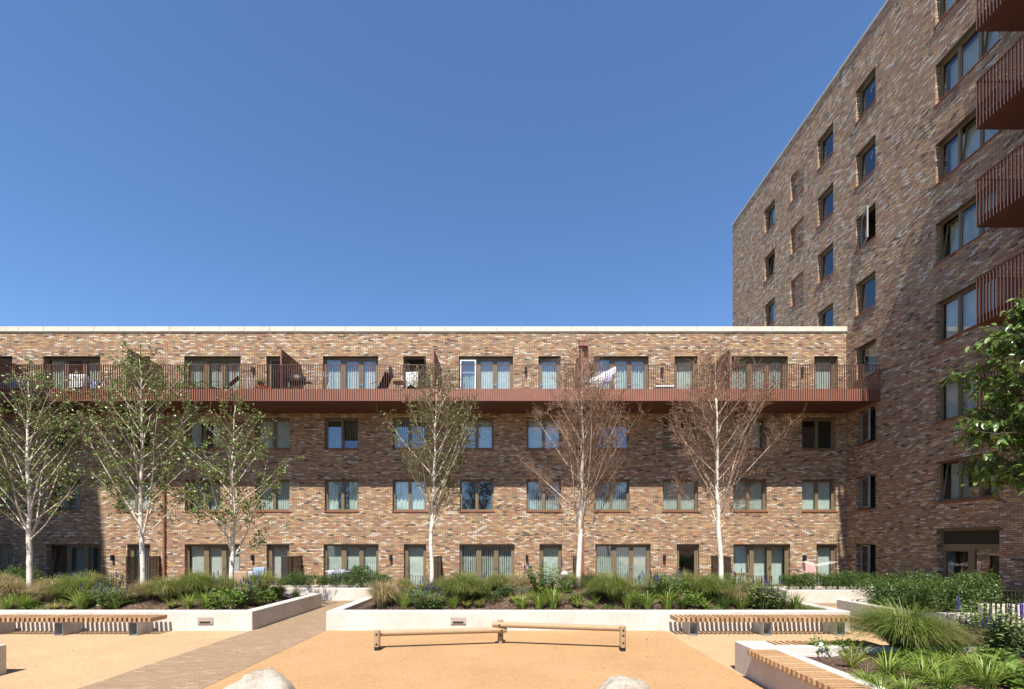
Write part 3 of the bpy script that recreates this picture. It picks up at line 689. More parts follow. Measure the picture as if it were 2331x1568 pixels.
PR = planter('planter', 3.82, 10.2, 2.0, 8.285, 0.40, 0.50, soilR, 'foreground concrete planter with slatted seats, full of lush plants')
PN = planter('planter', -14.0, -8.42, 2.0, 8.06, 0.49, 0.2, soilR, 'corner of a concrete planter cut off by the left edge')
b = MB(); b.box(3.815, 4.33, 7.62, 8.29, -0.05, 0.497); bevel(b.build('end_block', M['concrete'], PR), 0.015)
b = MB(); b.box(4.152, 4.318, 2.0, 7.615, 0.38, 0.498); b.box(4.335, 10.2, 7.79, 7.955, 0.38, 0.498); bevel(b.build('kerb', M['concrete'], PR), 0.012)
def recess_light(x, par, z=0.25):
    b = MB(); y = 12.0-0.004
    b.hexa([(x-0.19,y-0.03,z-0.075),(x+0.19,y-0.03,z-0.075),(x+0.19,y+0.01,z-0.08),(x-0.19,y+0.01,z-0.08),(x-0.19,y-0.002,z+0.075),(x+0.19,y-0.002,z+0.075),(x+0.19,y+0.01,z+0.08),(x-0.19,y+0.01,z+0.08)])
    o = b.build('recessed_light', M['taupe_metal'], par)
    b = MB(); b.box(x-0.13, x+0.13, y-0.035, y-0.028, z-0.06, z-0.02); b.build('light_slot', M['black'], o)
recess_light((zu(1,1744)-CX)*12/F, PL); recess_light((zu(2,1766)-CX)*12/F, PC)
b = MB(); b.box(11.0, 14.0, 11.2, 11.42, -0.05, 0.74); tag(bevel(b.build('low_wall', M['concrete'])), 'low white concrete wall behind the dark railings at the right edge', 'wall')

# ------------------------------------------------------------------ benches
def bench(x0, x1, legs, label):
    o = empty('slatted_bench', ((x0+x1)/2, 11.60, 0)); tag(o, label, 'bench', 'slatted benches against the planters')
    cx = (x0+x1)/2; b = MB(); n = int(round((x1-x0)/0.112)); p = (x1-x0-0.066)/(n-1)
    for i in range(n):
        x = x0+i*p-cx; dz = R.uniform(-0.002, 0.002); b.box(x, x+0.066, -0.28, 0.28, 0.32+dz, 0.42+dz)
    bevel(b.build('seat', M['slat'], o), 0.004, 1)
    b = MB(); b.box(x0+0.1-cx, x1-0.1-cx, -0.16, -0.11, 0.305, 0.3175); b.box(x0+0.1-cx, x1-0.1-cx, 0.10, 0.15, 0.305, 0.3175); b.build('seat_bracket', M['steel'], o)
    for lx in legs:
        b = MB(); x = lx-cx; t = 0.008
        b.box(x-0.10, x-0.10+t, -0.25, 0.25, 0.0, 0.304); b.box(x+0.10-t, x+0.10, -0.25, 0.25, 0.0, 0.304); b.box(x-0.10+t, x+0.10-t, -0.25, 0.25, 0.0, t); b.box(x-0.10+t, x+0.10-t, -0.25, 0.25, 0.296, 0.304)
        b.build('leg', M['steel'], o)
bench(-12.75, -8.47, (-12.3, -10.65, -8.9), 'slatted timber bench in front of the left planter, cut off by the frame')
bench(3.88, 8.14, (4.27, 6.0, 7.72), 'slatted timber bench in front of the middle planter, right of the balance beam')
def plank_seat(name, x0, x1, y0, y1, along, label):
    b = MB(); o = empty(name, ((x0+x1)/2, (y0+y1)/2, 0)); cx, cy = (x0+x1)/2, (y0+y1)/2
    tag(o, label, 'bench', 'timber seats on the foreground planter')
    L = (y1-y0) if along == 'y' else (x1-x0); n = int(round(L/0.105)); p = (L-0.062)/(n-1)
    for i in range(n):
        q = i*p-L/2
        if along == 'y': b.box(x0-cx, x1-cx, q, q+0.062, 0.415, 0.502)
        else: b.box(q, q+0.062, y0-cy, y1-cy, 0.40+0.012, 0.490)
    bevel(b.build('seat', M['slat'], o), 0.004, 1)
    b = MB()
    if along == 'y': b.box(0.02, 0.06, y0-cy+0.05, y1-cy-0.05, 0.402, 0.4135)
    else: b.box(x0-cx+0.05, x1-cx-0.05, -0.02, 0.02, 0.402, 0.4105)
    b.build('seat_bracket', M['steel'], o)
plank_seat('plank_seat', 3.70, 4.14, 2.2, 7.60, 'y', 'long slatted seat on the near edge of the foreground planter')
plank_seat('plank_seat', 4.40, 6.1, 7.97, 8.36, 'x', 'slatted seat on the far side of the foreground planter, behind its plants')

# ------------------------------------------------------------------ balance beam, boulders, fences, ground screens
def gp(u, v, z=0.0):
    y = F*(H-z)/(v-HY); return ((u-CX)*y/F, y)
bb = empty('balance_beam', (-0.25, 10.2, 0)); tag(bb, 'low zigzag balance beam of two peeled logs on three posts', 'balance beam')
def at_bb(p): return (p[0]+0.25, p[1]-10.2, p[2])
def logtube(p, q, r, n=14, seg=10):
    p, q = Vector(p), Vector(q); pts = []; rad = []
    for i in range(seg+1):
        t = i/seg; pts.append(at_bb(p.lerp(q, t))); rad.append(r*(1+R.uniform(-0.02, 0.02)))
    d = at_bb(p - (q-p).normalized()*0.006); e = at_bb(q + (q-p).normalized()*0.006)
    b = MB(); b.tube([d]+pts+[e], [r*0.9]+rad+[r*0.9], n); return b
for (x, y, zt_) in ((-2.73, 9.8, 0.40), (-0.25, 10.5, 0.50), (2.23, 9.74, 0.50)):
    logtube((x, y, 0.075 if y < 10 else 0.0), (x, y, zt_), 0.062, 16, 4).build('post', M['log'], bb, False)
    b = MB(); b.box(*[c for c in (x+0.25-0.05, x+0.25+0.05, y-10.2-0.05, y-10.2-0.035)], 0.0, 0.10); b.box(x+0.25-0.05, x+0.25+0.05, y-10.2+0.035, y-10.2+0.05, 0.0, 0.10); b.box(x+0.25-0.035, x+0.25+0.035, y-10.2-0.02, y-10.2+0.02, 0.0, 0.074)
    b.build('post_shoe', M['black'], bb)
logtube((-2.80, 9.925, 0.318), (-0.12, 10.38, 0.31), 0.062).build('log_rail', M['log'], bb, False)
logtube((-0.41, 10.38, 0.425), (2.31, 9.865, 0.425), 0.062).build('log_rail', M['log'], bb, False)
def bolt(x, y, z):
    b = MB(); b.tube([at_bb((x, y, z)), at_bb((x, y-0.010, z)), at_bb((x, y-0.012, z))], [0.020, 0.020, 0.012], 12); b.build('bolt', M['black'], bb)
for z in (0.33, 0.13): bolt(-2.73, 9.8-0.060, z)
for z in (0.425, 0.32, 0.17): bolt(2.23, 9.74-0.060, z)
bolt(-0.22, 10.365-0.062, 0.312); bolt(-0.27, 10.35-0.060, 0.425); bolt(-0.24, 10.5-0.060, 0.18)

def boulder(u, v, y, w, h, label, seed):
    rr = random.Random(seed); x = (u-CX)*y/F; b = MB(); n, m = 40, 22
    dirs = [(Vector((rr.gauss(0,1), rr.gauss(0,1), rr.gauss(0,1))).normalized(), rr.uniform(0.84, 0.98)) for _ in range(18)]
    import mathutils
    for j in range(m+1):
        th = math.pi*j/m
        for i in range(n):
            ph = 2*math.pi*i/n; d = Vector((math.sin(th)*math.cos(ph), math.sin(th)*math.sin(ph), math.cos(th))); r = 1.0
            for q, k in dirs:
                c = d.dot(q)
                if c > 0.05: r = min(r, k/c)
            r *= 1+0.09*mathutils.noise.noise(d*2.3+Vector((seed,0,0)))+0.05*mathutils.noise.noise(d*5+Vector((0,seed,0)))+0.02*mathutils.noise.noise(d*13)
            b.v.append((d.x*r*w/2*1.12, d.y*r*w/2*0.9, math.copysign(abs(d.z)**0.72, d.z)*r*h*1.06))
    for j in range(m):
        for i in range(n): b.f.append((j*n+i, j*n+(i+1)%n, (j+1)*n+(i+1)%n, (j+1)*n+i))
    o = b.build('boulder', M['boulder'], None, True); o.location = (x, y, 0.0); tag(o, label, 'boulder')
boulder(587, 1528, 6.3, 0.84, 0.475, 'angular pale boulder beside the brick path at the bottom edge', 4)
boulder(1417, 1539, 6.25, 0.74, 0.44, 'smooth rounded pale boulder right of centre at the bottom edge', 9)

def fence(name, p, q, h, label, z0=0.0, bar=0.10):
    p, q = Vector((*p, z0)), Vector((*q, z0)); L = (q-p).length; d = (q-p)/L; n = Vector((-d.y, d.x, 0))
    e = empty(name, p, math.atan2(d.y, d.x)); tag(e, label, 'railing')
    b = MB(); b.box(0, L, -0.022, 0.022, h-0.012, h); b.box(0, L, -0.018, 0.018, 0.09, 0.10); b.build('rail', M['rail_dark'], e)
    b = MB(); x = bar/2
    while x < L: b.box(x-0.005, x+0.005, -0.02, 0.02, 0.10, h-0.012); x += bar
    b.build('bars', M['rail_dark'], e)
    x = 0.02
    while x <= L: 
        b = MB(); b.box(x-0.012, x+0.012, -0.025, 0.025, 0.0, h-0.013); b.build('post', M['rail_dark'], e); x += max(1.0, (L-0.04)/max(1, round(L/1.6)))
fence('metal_railing', (-4.15, 18.5), (3.6, 18.5), 0.92, 'low dark bar railing in front of the centre left ground floor doors')
fence('metal_railing', (6.6, 18.5), (9.95, 18.5), 0.92, 'low dark bar railing in front of the right hand patio doors')
fence('metal_railing', (12.1, 12.75), (15.5, 12.75), 0.92, 'dark bar railing in the shade before the tower, running sideways')
fence('metal_railing', (10.35, 10.6), (10.5, 7.6), 0.92, 'dark bar railing running towards the viewer at the right edge')
for x, lab in ((-16.4, 'behind the second birch from the left'), (-9.8, 'right of the net curtained single door'), (-3.3, 'behind the slim fourth birch'), (2.85, 'behind the fifth birch beside the downpipe'), (9.3, 'behind the sixth birch, left of a tilted window')):
    b = MB(); b.box(x-0.006, x+0.006, 20.62, D-0.06, 0.12, 1.56); o = b.build('perforated_screen', M['perf_dark']); tag(o, 'dark perforated metal screen ' + lab, 'screen', 'privacy screens between the terraces')
    b = MB(); b.box(x-0.025, x+0.025, 20.56, 20.615, 0.0, 1.6); b.box(x-0.02, x+0.02, D-0.06, D-0.01, 0.0, 1.6); b.box(x-0.02, x+0.02, 21.55, 21.60, 0.0, 1.585); b.box(x-0.02, x+0.02, 20.615, D-0.06, 1.562, 1.585); b.build('screen_frame', M['bronze_dark'], o)

# ------------------------------------------------------------------ trees
def perp(v):
    a = v.cross(Vector((0,0,1)))
    if a.length < 1e-3: a = Vector((1,0,0))
    return a.normalized()
def leafquad(b, p, d, up, L, W, fold=0.0):
    s = d.cross(up)
    if s.length < 1e-4: s = Vector((1,0,0))
    s = s.normalized()*W/2; m = p+d*L*0.45; nrm = s.cross(d).normalized()*fold
    n = len(b.v); e = p+d*L
    b.v += [tuple(p), tuple(m+s+nrm), tuple(e), tuple(m-s+nrm)]; b.f += [(n, n+1, n+2, n+3)] if fold == 0 else [(n, n+1, n+2), (n, n+2, n+3)]
def birch(u, ybase, zbase, ztop, rmax, seed, label, limbmat='limb', twigmat='twig', leafmat='birch_leaf', leafsize=0.055, leafper=4, r0=0.075, t_first=0.30, nl=26, steep=0.5, fork=0, lean=0.0, twign=5, twr=1.3, dens=9.0):
    rr = random.Random(seed); x = (u-CX)*ybase/F; Ht = ztop-zbase
    e = empty('birch_tree', (x, ybase, zbase)); tag(e, label, 'tree', 'white barked birch trees in the planters')
    TW = twr; trunk, limbs, twigs, lv = MB(), MB(), MB(), MB(); trunk_p = []; wx = wy = 0
    N = 22
    for i in range(N+1):
        t = i/N; wx += rr.uniform(-0.025, 0.025); wy += rr.uniform(-0.02, 0.02)
        trunk_p.append(Vector((wx+lean*t, wy, Ht*t-0.1*(i == 0))))
    rad = lambda t: r0*(1-t)**0.85*(1.25 if t < 0.02 else 1)+0.004
    cut = int(N*0.82)
    trunk.tube(trunk_p[:cut+1], [rad(i/N) for i in range(cut+1)], 10); limbs.tube(trunk_p[cut:], [rad(i/N) for i in range(cut, N+1)], 6)
    def add_twig(p, d, L, r):
        r *= TW
        pts = [p]; dd = d.copy()
        for k in range(3): dd = (dd+Vector((rr.uniform(-.25,.25), rr.uniform(-.25,.25), rr.uniform(-.22,.14)))).normalized(); pts.append(pts[-1]+dd*L/3)
        twigs.tube(pts, [r, r*0.8, r*0.6, r*0.3], 3, False)
        for k in range(leafper):
            t = rr.uniform(0.15, 1.0); i = min(2, int(t*3)); q = pts[i].lerp(pts[i+1], t*3-i)
            ld = Vector((rr.gauss(0,1), rr.gauss(0,1), rr.gauss(-0.5,0.7))).normalized(); up = Vector((rr.gauss(0,1), rr.gauss(-0.5,1), rr.gauss(0.4,0.8)))
            s = leafsize*rr.uniform(0.65, 1.25); leafquad(lv, q, ld, up, s, s*0.75, s*0.12)
    def add_branch(p, d, L, r, depth):
        n = 5; pts = [p]; dd = d.copy()
        for k in range(n): dd = (dd+Vector((rr.uniform(-.16,.16), rr.uniform(-.16,.16), rr.uniform(-.05,.14)))).normalized(); pts.append(pts[-1]+dd*L/n)
        twigs.tube(pts, [r*(1-0.8*k/n) for k in range(n+1)], 4, False)
        for k in range(max(3, int(L*twign*2.2))):
            t = rr.uniform(0.15, 1.0); i = min(n-1, int(t*n)); q = pts[i].lerp(pts[i+1], t*n-i)
            a = Quaternion(dd, rr.uniform(0, 6.28)) @ perp(dd)
            add_twig(q, (dd*0.75+a*0.8+Vector((0,0,0.12))).normalized(), rr.uniform(0.16, 0.42), 0.0034)
    starts = [(t_first+(0.93-t_first)*((i+rr.random()*0.6)/nl)**0.9, i*2.4+rr.uniform(-0.4, 0.4), 0) for i in range(nl)]
    starts += [(t_first+0.03*k, rr.uniform(0, 6.28), 1) for k in range(fork)]
    for t, az, fk in starts:
        i = min(N-1, int(t*N)); p = trunk_p[i].lerp(trunk_p[i+1], t*N-i); tt = (t-t_first)/(1-t_first)
        L = (rmax*1.95*(1-tt)**0.8*(0.62+0.38*min(1, tt*5))+0.35)*rr.uniform(0.75, 1.12)
        ang = steep*(1.32-0.5*tt)*rr.uniform(0.75, 1.2); n = 8
        if fk: L = Ht*(0.48+0.16*rr.random()); ang = 0.36*rr.uniform(0.6, 1.4)
        d = Vector((math.cos(az)*math.sin(ang), math.sin(az)*math.sin(ang)*0.9, math.cos(ang))); pts = [p]
        for k in range(n):
            d = (d+Vector((rr.uniform(-.09,.09), rr.uniform(-.09,.09), 0.05 if k < 5 else -0.02))).normalized(); pts.append(pts[-1]+d*L/n)
        rb = min(rad(t)*0.5, 0.006+L*0.0062) if not fk else rad(t)*0.52
        limbs.tube(pts, [max(0.0035, rb*(1-k/n)**0.8) for k in range(n+1)], 6, False)
        for k in range(max(4, int(L*dens))):
            s = rr.uniform(0.22, 1.0); i = min(n-1, int(s*n)); q = pts[i].lerp(pts[i+1], s*n-i); dd = (pts[i+1]-pts[i]).normalized()
            a = Quaternion(dd, rr.uniform(0, 6.28)) @ perp(dd)
            add_branch(q, (dd*0.9+a*0.75+Vector((0,0,0.1))).normalized(), rr.uniform(0.28, 0.66)*(1.2-0.5*s), 0.0062, 0)
    trunk.build('trunk', M['bark'], e, True); limbs.build('limbs', M[limbmat], e, True); twigs.build('twigs', M[twigmat], e); lv.build('foliage', M[leafmat], e)
    return e
birch(66, 14.4, 0.72, 7.1, 1.6, 11, 'leafy green birch cut by the left edge of the frame', nl=32, r0=0.076, steep=0.72, t_first=0.22, leafper=4, fork=3, leafsize=0.07, dens=5.6)
birch(322, 14.2, 0.76, 7.55, 1.5, 23, 'tall leafy green birch left of the rust red downpipe', nl=36, r0=0.072, steep=0.76, t_first=0.22, leafper=4, fork=3, leafsize=0.07, dens=5.6)
birch(524, 14.5, 0.80, 6.3, 1.2, 35, 'shortest leafy birch, at the right end of the left planter', nl=24, r0=0.068, steep=0.80, t_first=0.16, leafper=4, fork=3, leafsize=0.075, dens=4.8, lean=0.1)
birch(983, 14.8, 0.86, 7.2, 1.35, 47, 'slender birch with sparse small green leaves at the left of the middle planter', nl=26, r0=0.062, steep=0.55, t_first=0.26, leafmat='birch_leaf_small', leafsize=0.056, leafper=4, fork=4, lean=0.15, dens=8, twr=1.3)
birch(1315, 14.3, 0.82, 7.45, 1.55, 59, 'nearly bare birch with dry brown leaves before the taller downpipe', twigmat='twig_red', leafmat='dead_leaf', leafsize=0.034, leafper=2, nl=30, r0=0.08, steep=0.62, t_first=0.22, fork=6, twign=6, twr=1.4, dens=10.5, limbmat='limb_brown')
birch(1644, 14.3, 0.82, 7.7, 1.4, 71, 'nearly bare brown birch furthest right, beside the tilted ground floor window', twigmat='twig_red', leafmat='dead_leaf', leafsize=0.034, leafper=2, nl=30, r0=0.076, steep=0.66, t_first=0.25, fork=4, twign=6, lean=-0.1, twr=1.4, dens=10.5, limbmat='limb_brown')

def broadleaf(x, y, seed):
    rr = random.Random(seed); e = empty('broadleaf_tree', (x, y, 0.4)); tag(e, 'glossy broadleaf tree reaching in from the right edge', 'tree')
    tk, lv, tg = MB(), MB(), MB()
    tp = [Vector((0,0,-0.1)), Vector((0.03,0.02,1.2)), Vector((-0.02,0,2.4)), Vector((0.03,-0.03,3.8)), Vector((0.0,0.02,6.2))]
    tk.tube(tp, [0.075,0.065,0.055,0.04,0.012], 10)
    for i in range(80):
        z = rr.uniform(3.0, 6.3); az = rr.uniform(0, 6.28)
        if i % 3 == 0: az = math.pi+rr.uniform(-0.8, 0.8)
        k = (z-3.0)/3.3; L = (1.25*math.sin(math.pi*min(1, 0.30+0.66*k))+0.15)*rr.uniform(0.75, 1.1); d = Vector((math.cos(az), math.sin(az), rr.uniform(0.25, 0.8))).normalized(); p = Vector((0,0,z-0.4)); pts = [p]
        for k in range(6): d = (d+Vector((rr.uniform(-.15,.15), rr.uniform(-.15,.15), rr.uniform(-.16,.1)))).normalized(); pts.append(pts[-1]+d*L/6)
        tg.tube(pts, [0.018*(1-0.8*k/6) for k in range(7)], 5, False)
        for j in range(int(10+L*13)):
            s = rr.uniform(0.3, 1.0)*6; i0 = min(5, int(s)); q = pts[i0].lerp(pts[i0+1], s-i0)
            a = Vector((rr.gauss(0,1), rr.gauss(0,1), rr.gauss(0.15,0.6))).normalized(); ln = rr.uniform(0.12, 0.34); q2 = q+a*ln
            tg.tube([q, q2], [0.005, 0.002], 3, False)
            for m in range(5):
                t = 0.3+0.7*m/4; c = q.lerp(q2, t); ld = (a*0.6+Vector((rr.gauss(0,.7), rr.gauss(0,.7), rr.gauss(-0.55,.35)))).normalized()
                up = Vector((rr.gauss(0,.5), rr.gauss(-0.3,.5), 1)); LL = rr.uniform(0.075, 0.135); W = LL*0.5; sd = ld.cross(up)
                if sd.length < 1e-3: continue
                sd = sd.normalized(); nr = sd.cross(ld).normalized(); n = len(lv.v); dr = Vector((0,0,-0.25*LL))
                prof = [(0,0),(0.25,0.8),(0.55,1.0),(0.8,0.6),(1.0,0.0)]
                for f_, w_ in prof:
                    ctr = c+ld*LL*f_+dr*f_*f_
                    lv.v += [tuple(ctr+sd*W/2*w_+nr*0.12*W*w_), tuple(ctr), tuple(ctr-sd*W/2*w_+nr*0.12*W*w_)]
                for k in range(4):
                    q0 = n+k*3; lv.f += [(q0, q0+3, q0+4, q0+1), (q0+1, q0+4, q0+5, q0+2)]
    tk.build('trunk', M['trunk_brown'], e, True); tg.build('branches', M['trunk_brown'], e); lv.build('foliage', M['big_leaf'], e, True)
broadleaf(9.22, 8.3, 5)

# ------------------------------------------------------------------ plants
def ribbon(b, pts, wd, side):
    n = len(b.v); m = len(pts)
    for i, p in enumerate(pts):
        k = wd*(1-(i/(m-1))**2)*0.5+0.0006
        b.v += [tuple(p+side*k), tuple(p-side*k)]
    for i in range(m-1): b.f.append((n+2*i, n+2*i+1, n+2*i+3, n+2*i+2))
def p_tuft(seed, mt, nb=1300, rad=0.66, h=0.74, plume=160, wd=0.008):
    rr = random.Random(seed); b = MB(); lean = Vector((rr.uniform(-.12,.12), rr.uniform(-.12,.12), 0))
    for i in range(nb+plume):
        az = rr.uniform(0, 6.283); r0 = 0.11*math.sqrt(rr.random()); reach = rad*(rr.uniform(0.08, 1.0)**0.6); hh = h*rr.uniform(0.65, 1.08)*(1.15-0.35*reach/rad)
        pl = i >= nb
        if pl: hh *= 1.2; reach *= 0.9
        d = Vector((math.cos(az), math.sin(az), 0)); side = Vector((-d.y, d.x, 0)); pts = []; bend = rr.uniform(1.35, 2.1); jx = rr.uniform(-.08,.08)
        for k in range(6):
            t = k/5; pts.append(d*(r0+reach*t**1.15)+side*jx*t*t+lean*t+Vector((0,0,hh*(2.05*t-bend*0.82*t*t))))
        ribbon(b, pts, wd*(0.55 if pl else rr.uniform(0.7, 1.2)), side)
    return b.build('grass_clump', M[mt])
def p_strap(seed, mt, nb=120, rad=0.36, h=0.42, wd=0.0155, name='strap_leaf_clump'):
    rr = random.Random(seed); b = MB()
    for i in range(nb):
        az = rr.uniform(0, 6.283); r0 = 0.09*math.sqrt(rr.random()); reach = rad*rr.uniform(0.15, 1.25); hh = h*rr.uniform(0.5, 1.1); d = Vector((math.cos(az), math.sin(az), 0)); side = Vector((-d.y, d.x, 0)); pts = []
        bend = rr.uniform(0.9, 1.6)
        for k in range(7):
            t = k/6; pts.append(d*(r0+reach*t**1.5)+Vector((0,0,hh*(1.9*t-bend*0.75*t*t))))
        ribbon(b, pts, wd*rr.uniform(0.6, 1.15), (side+Vector((0,0,rr.uniform(-.5,.5)))).normalized())
    return b.build(name, M[mt])
def p_fern(seed):
    rr = random.Random(seed); b = MB()
    for i in range(13):
        az = i*2.4+rr.uniform(-.3,.3); L = rr.uniform(0.26, 0.42); d = Vector((math.cos(az), math.sin(az), 0)); side = Vector((-d.y, d.x, 0)); el = rr.uniform(0.65, 1.3); pts = []
        for k in range(17):
            t = k/16; pts.append(d*L*t*math.cos(el*(1-0.5*t))+Vector((0,0,L*(1.9*math.sin(el)*t-0.55*t*t))))
        ribbon(b, pts, 0.008, side)
        for k in range(2, 17):
            t = k/16; w_ = 0.105*math.sin(math.pi*min(1, t*0.85+0.16))*(1-0.25*t)
            for sg in (1, -1): leafquad(b, pts[k], (side*sg+d*0.35+Vector((0,0,-0.1))).normalized(), Vector((0,0,1)), w_, 0.026)
    return b.build('fern', M['fern'])
def spike_mesh():
    fl = MB(); L = 0.12; fl.tube([(0,0,-0.02),(0,0,L*0.5),(0,0,L)], [0.011,0.010,0.002], 6, False)
    for k in range(34): t = k/34; a = k*2.4; leafquad(fl, Vector((0,0,L*t)), Vector((math.cos(a), math.sin(a), 0.5)).normalized(), Vector((0,0,1)), 0.024*(1.1-0.75*t), 0.016)
    o = fl.build('flower_spike', M['purple']); me = o.data; bpy.data.objects.remove(o); return me
SPIKE = spike_mesh()
def p_herb(seed, mt, nst=38, h=0.46, rad=0.27, flowers=True, leafL=0.078, name='purple_flowering_plant'):
    rr = random.Random(seed); b = MB(); spikes = []
    for i in range(nst):
        az = rr.uniform(0, 6.283); r_ = rad*math.sqrt(rr.random()); base = Vector((math.cos(az)*r_*0.5, math.sin(az)*r_*0.5, 0)); hh = h*rr.uniform(0.55, 1.1); tip = Vector((math.cos(az)*r_*1.15, math.sin(az)*r_*1.15, hh))
        b.tube([base, base.lerp(tip, 0.5)+Vector((0,0,0.03)), tip], [0.004, 0.0035, 0.002], 3, False)
        nl = int(hh/0.022)
        for k in range(nl):
            t = 0.12+0.88*k/nl; q = base.lerp(tip, t)+Vector((0,0,0.03*math.sin(math.pi*t))); a = k*2.4+rr.uniform(-.5,.5); ll = leafL*rr.uniform(0.7, 1.25)*(1.15-0.5*t)
            leafquad(b, q, Vector((math.cos(a), math.sin(a), rr.uniform(-.35,.45))).normalized(), Vector((rr.uniform(-.4,.4), rr.uniform(-.4,.4), 1)), ll, ll*0.5, ll*0.07)
        if flowers and rr.random() < 0.25:
            spikes.append((tip, rr.uniform(0.55, 1.1), rr.uniform(-.15,.15), rr.uniform(-.15,.15)))
    o = b.build(name, M[mt])
    for tip, k, ax, ay in spikes:
        c = bpy.data.objects.new('flower_spike', SPIKE); COL.objects.link(c); c.parent = o; c.location = tip; c.scale = (1, 1, k); c.rotation_euler = (ax, ay, 0)
    return o
def p_leafy(seed, mt, n=420, rad=0.26, h=0.38, L=0.08, name='leafy_plant', wr=0.55):
    rr = random.Random(seed); b = MB()
    for i in range(n):
        az = rr.uniform(0, 6.283); k = math.sqrt(rr.random()); z = h*math.sqrt(max(0, 1-k*k*0.9))*rr.uniform(0.35, 1.0)*rr.uniform(0.8, 1.1); p = Vector((math.cos(az)*k*rad, math.sin(az)*k*rad, z))
        d = Vector((math.cos(az)+rr.gauss(0,.6), math.sin(az)+rr.gauss(0,.6), rr.gauss(0.1,.5))).normalized(); ll = L*rr.uniform(0.6, 1.2)
        leafquad(b, p, d, Vector((rr.gauss(0,.3), rr.gauss(0,.3), 1)), ll, ll*wr, ll*0.08)
    for i in range(12):
        az = rr.uniform(0, 6.283); b.tube([(0,0,-0.02), (math.cos(az)*rad*0.6, math.sin(az)*rad*0.6, h*0.6)], [0.005, 0.002], 3, False)
    return b.build(name, M[mt])
def p_hedge(seed, rx=0.42, h=0.78, n=3400, L=0.05):
    rr = random.Random(seed); b = MB(); lob = []
    for i in range(24): lob.append((Vector((rr.uniform(-1,1)*rx*0.72, rr.uniform(-1,1)*rx*0.72, h*rr.uniform(0.25, 0.82))), rr.uniform(0.13, 0.24)))
    per = n//24
    for c, r_ in lob:
        for k in range(per):
            d = Vector((rr.gauss(0,1), rr.gauss(0,1), rr.gauss(0.25,1))).normalized(); p = c+d*r_*rr.uniform(0.55, 1.08)
            if p.z < 0.02: continue
            ld = (d*0.7+Vector((rr.gauss(0,.6), rr.gauss(0,.6), rr.gauss(0.4,.5)))).normalized(); ll = L*rr.uniform(0.6, 1.25); leafquad(b, p, ld, Vector((rr.gauss(0,1), rr.gauss(0,1), rr.gauss(0,1))), ll, ll*0.5)
    for k in range(14):      # upright shoots
        p = Vector((rr.uniform(-1,1)*rx*0.8, rr.uniform(-1,1)*rx*0.8, h*rr.uniform(0.7, 0.95))); hh = rr.uniform(0.08, 0.2)
        for j in range(26):
            q = p+Vector((rr.gauss(0,.02), rr.gauss(0,.02), hh*j/26)); a = j*2.4; leafquad(b, q, Vector((math.cos(a), math.sin(a), 0.6)).normalized(), Vector((0,0,1)), L*0.9, L*0.42)
    for k in range(6): b.tube([(0,0,-0.03), (rr.uniform(-.2,.2), rr.uniform(-.2,.2), h*0.7)], [0.012, 0.004], 4, False)
    return b.build('hedge_shrub', M['hedge'])
PROTO = {
 'tb': [p_tuft(31,'tuft_green', 2600, 0.66, 0.74, 200, 0.0055)],
 'tg': [p_tuft(1,'tuft'), p_tuft(2,'tuft'), p_tuft(3,'tuft')], 'tt': [p_tuft(4,'tuft_tan'), p_tuft(5,'tuft_tan')],
 's': [p_strap(6,'strap'), p_strap(7,'strap')], 'sd': [p_strap(8,'strap_dark', 120, 0.34, 0.36, 0.012)], 'f': [p_fern(9), p_fern(10)],
 'v': [p_herb(11,'herb'), p_herb(12,'herb'), p_herb(13,'herb')], 'l': [p_leafy(14,'shrub'), p_leafy(15,'shrub')], 'ld': [p_leafy(16,'shrub_dark', 380, 0.26, 0.28, 0.06)],
 'm': [p_leafy(17,'blue_green', 900, 0.38, 0.2, 0.035, 'low_mat_plant')], 'h': [p_hedge(18), p_hedge(19), p_hedge(20)],
 'big': [p_leafy(21,'shrub', 150, 0.45, 0.35, 0.17, 'broad_leaf_plant', 0.75)], 'lo': [p_leafy(22,'shrub', 200, 0.24, 0.13, 0.05, 'low_leafy_plant')] }
SIZE = {'tb': 1.15, 'tg': 1.15, 'tt': 1.15, 's': 0.62, 'sd': 0.62, 'f': 0.68, 'v': 0.6, 'l': 0.56, 'ld': 0.56, 'm': 0.8, 'h': 0.95, 'big': 1.0, 'lo': 0.5}
CAT = {'tb': 'grass clump', 'tg': 'grass clump', 'tt': 'grass clump', 's': 'plant', 'sd': 'plant', 'f': 'fern', 'v': 'flower', 'l': 'plant', 'ld': 'plant', 'm': 'plant', 'h': 'shrub', 'big': 'plant', 'lo': 'plant'}
GRP = {'tb': 'fountain grasses in the planters', 'tg': 'fountain grasses in the planters', 'tt': 'fountain grasses in the planters', 's': 'strap leaved clumps in the planters', 'sd': 'strap leaved clumps in the planters', 'f': 'ferns in the planters', 'v': 'purple flowers in the planters', 'l': 'leafy plants in the planters', 'ld': 'leafy plants in the planters', 'h': 'hedge shrubs', 'lo': 'leafy plants in the planters'}
used = {}
def plant(kind, x, y, z, width, label, hs=1.0):
    k = used.get(kind, 0); used[kind] = k+1; pr = PROTO[kind]; p = pr[k % len(pr)]
    o = p if k < len(pr) else copy_tree(p)
    s = width/SIZE[kind]; o.location = (x, y, z-0.02); o.scale = (s, s, s*hs); o.rotation_euler = (0, 0, R.uniform(0, 6.28)); tag(o, label, CAT[kind], GRP.get(kind)); return o
def in_bed(kind, r, zx, zy, wz, label, soil, ylo, yhi, hs=1.0, wk=1.0):
    u = zu(r, zx); v = zv(zy); y = ylo
    while y < yhi:
        if H-(v-HY)*y/F <= soil((u-CX)*y/F, y): break
        y += 0.04
    x = (u-CX)*y/F; wd = wz*0.26845*y/F*wk*1.18; plant(kind, x, y, soil(x, y), wd, label, hs)
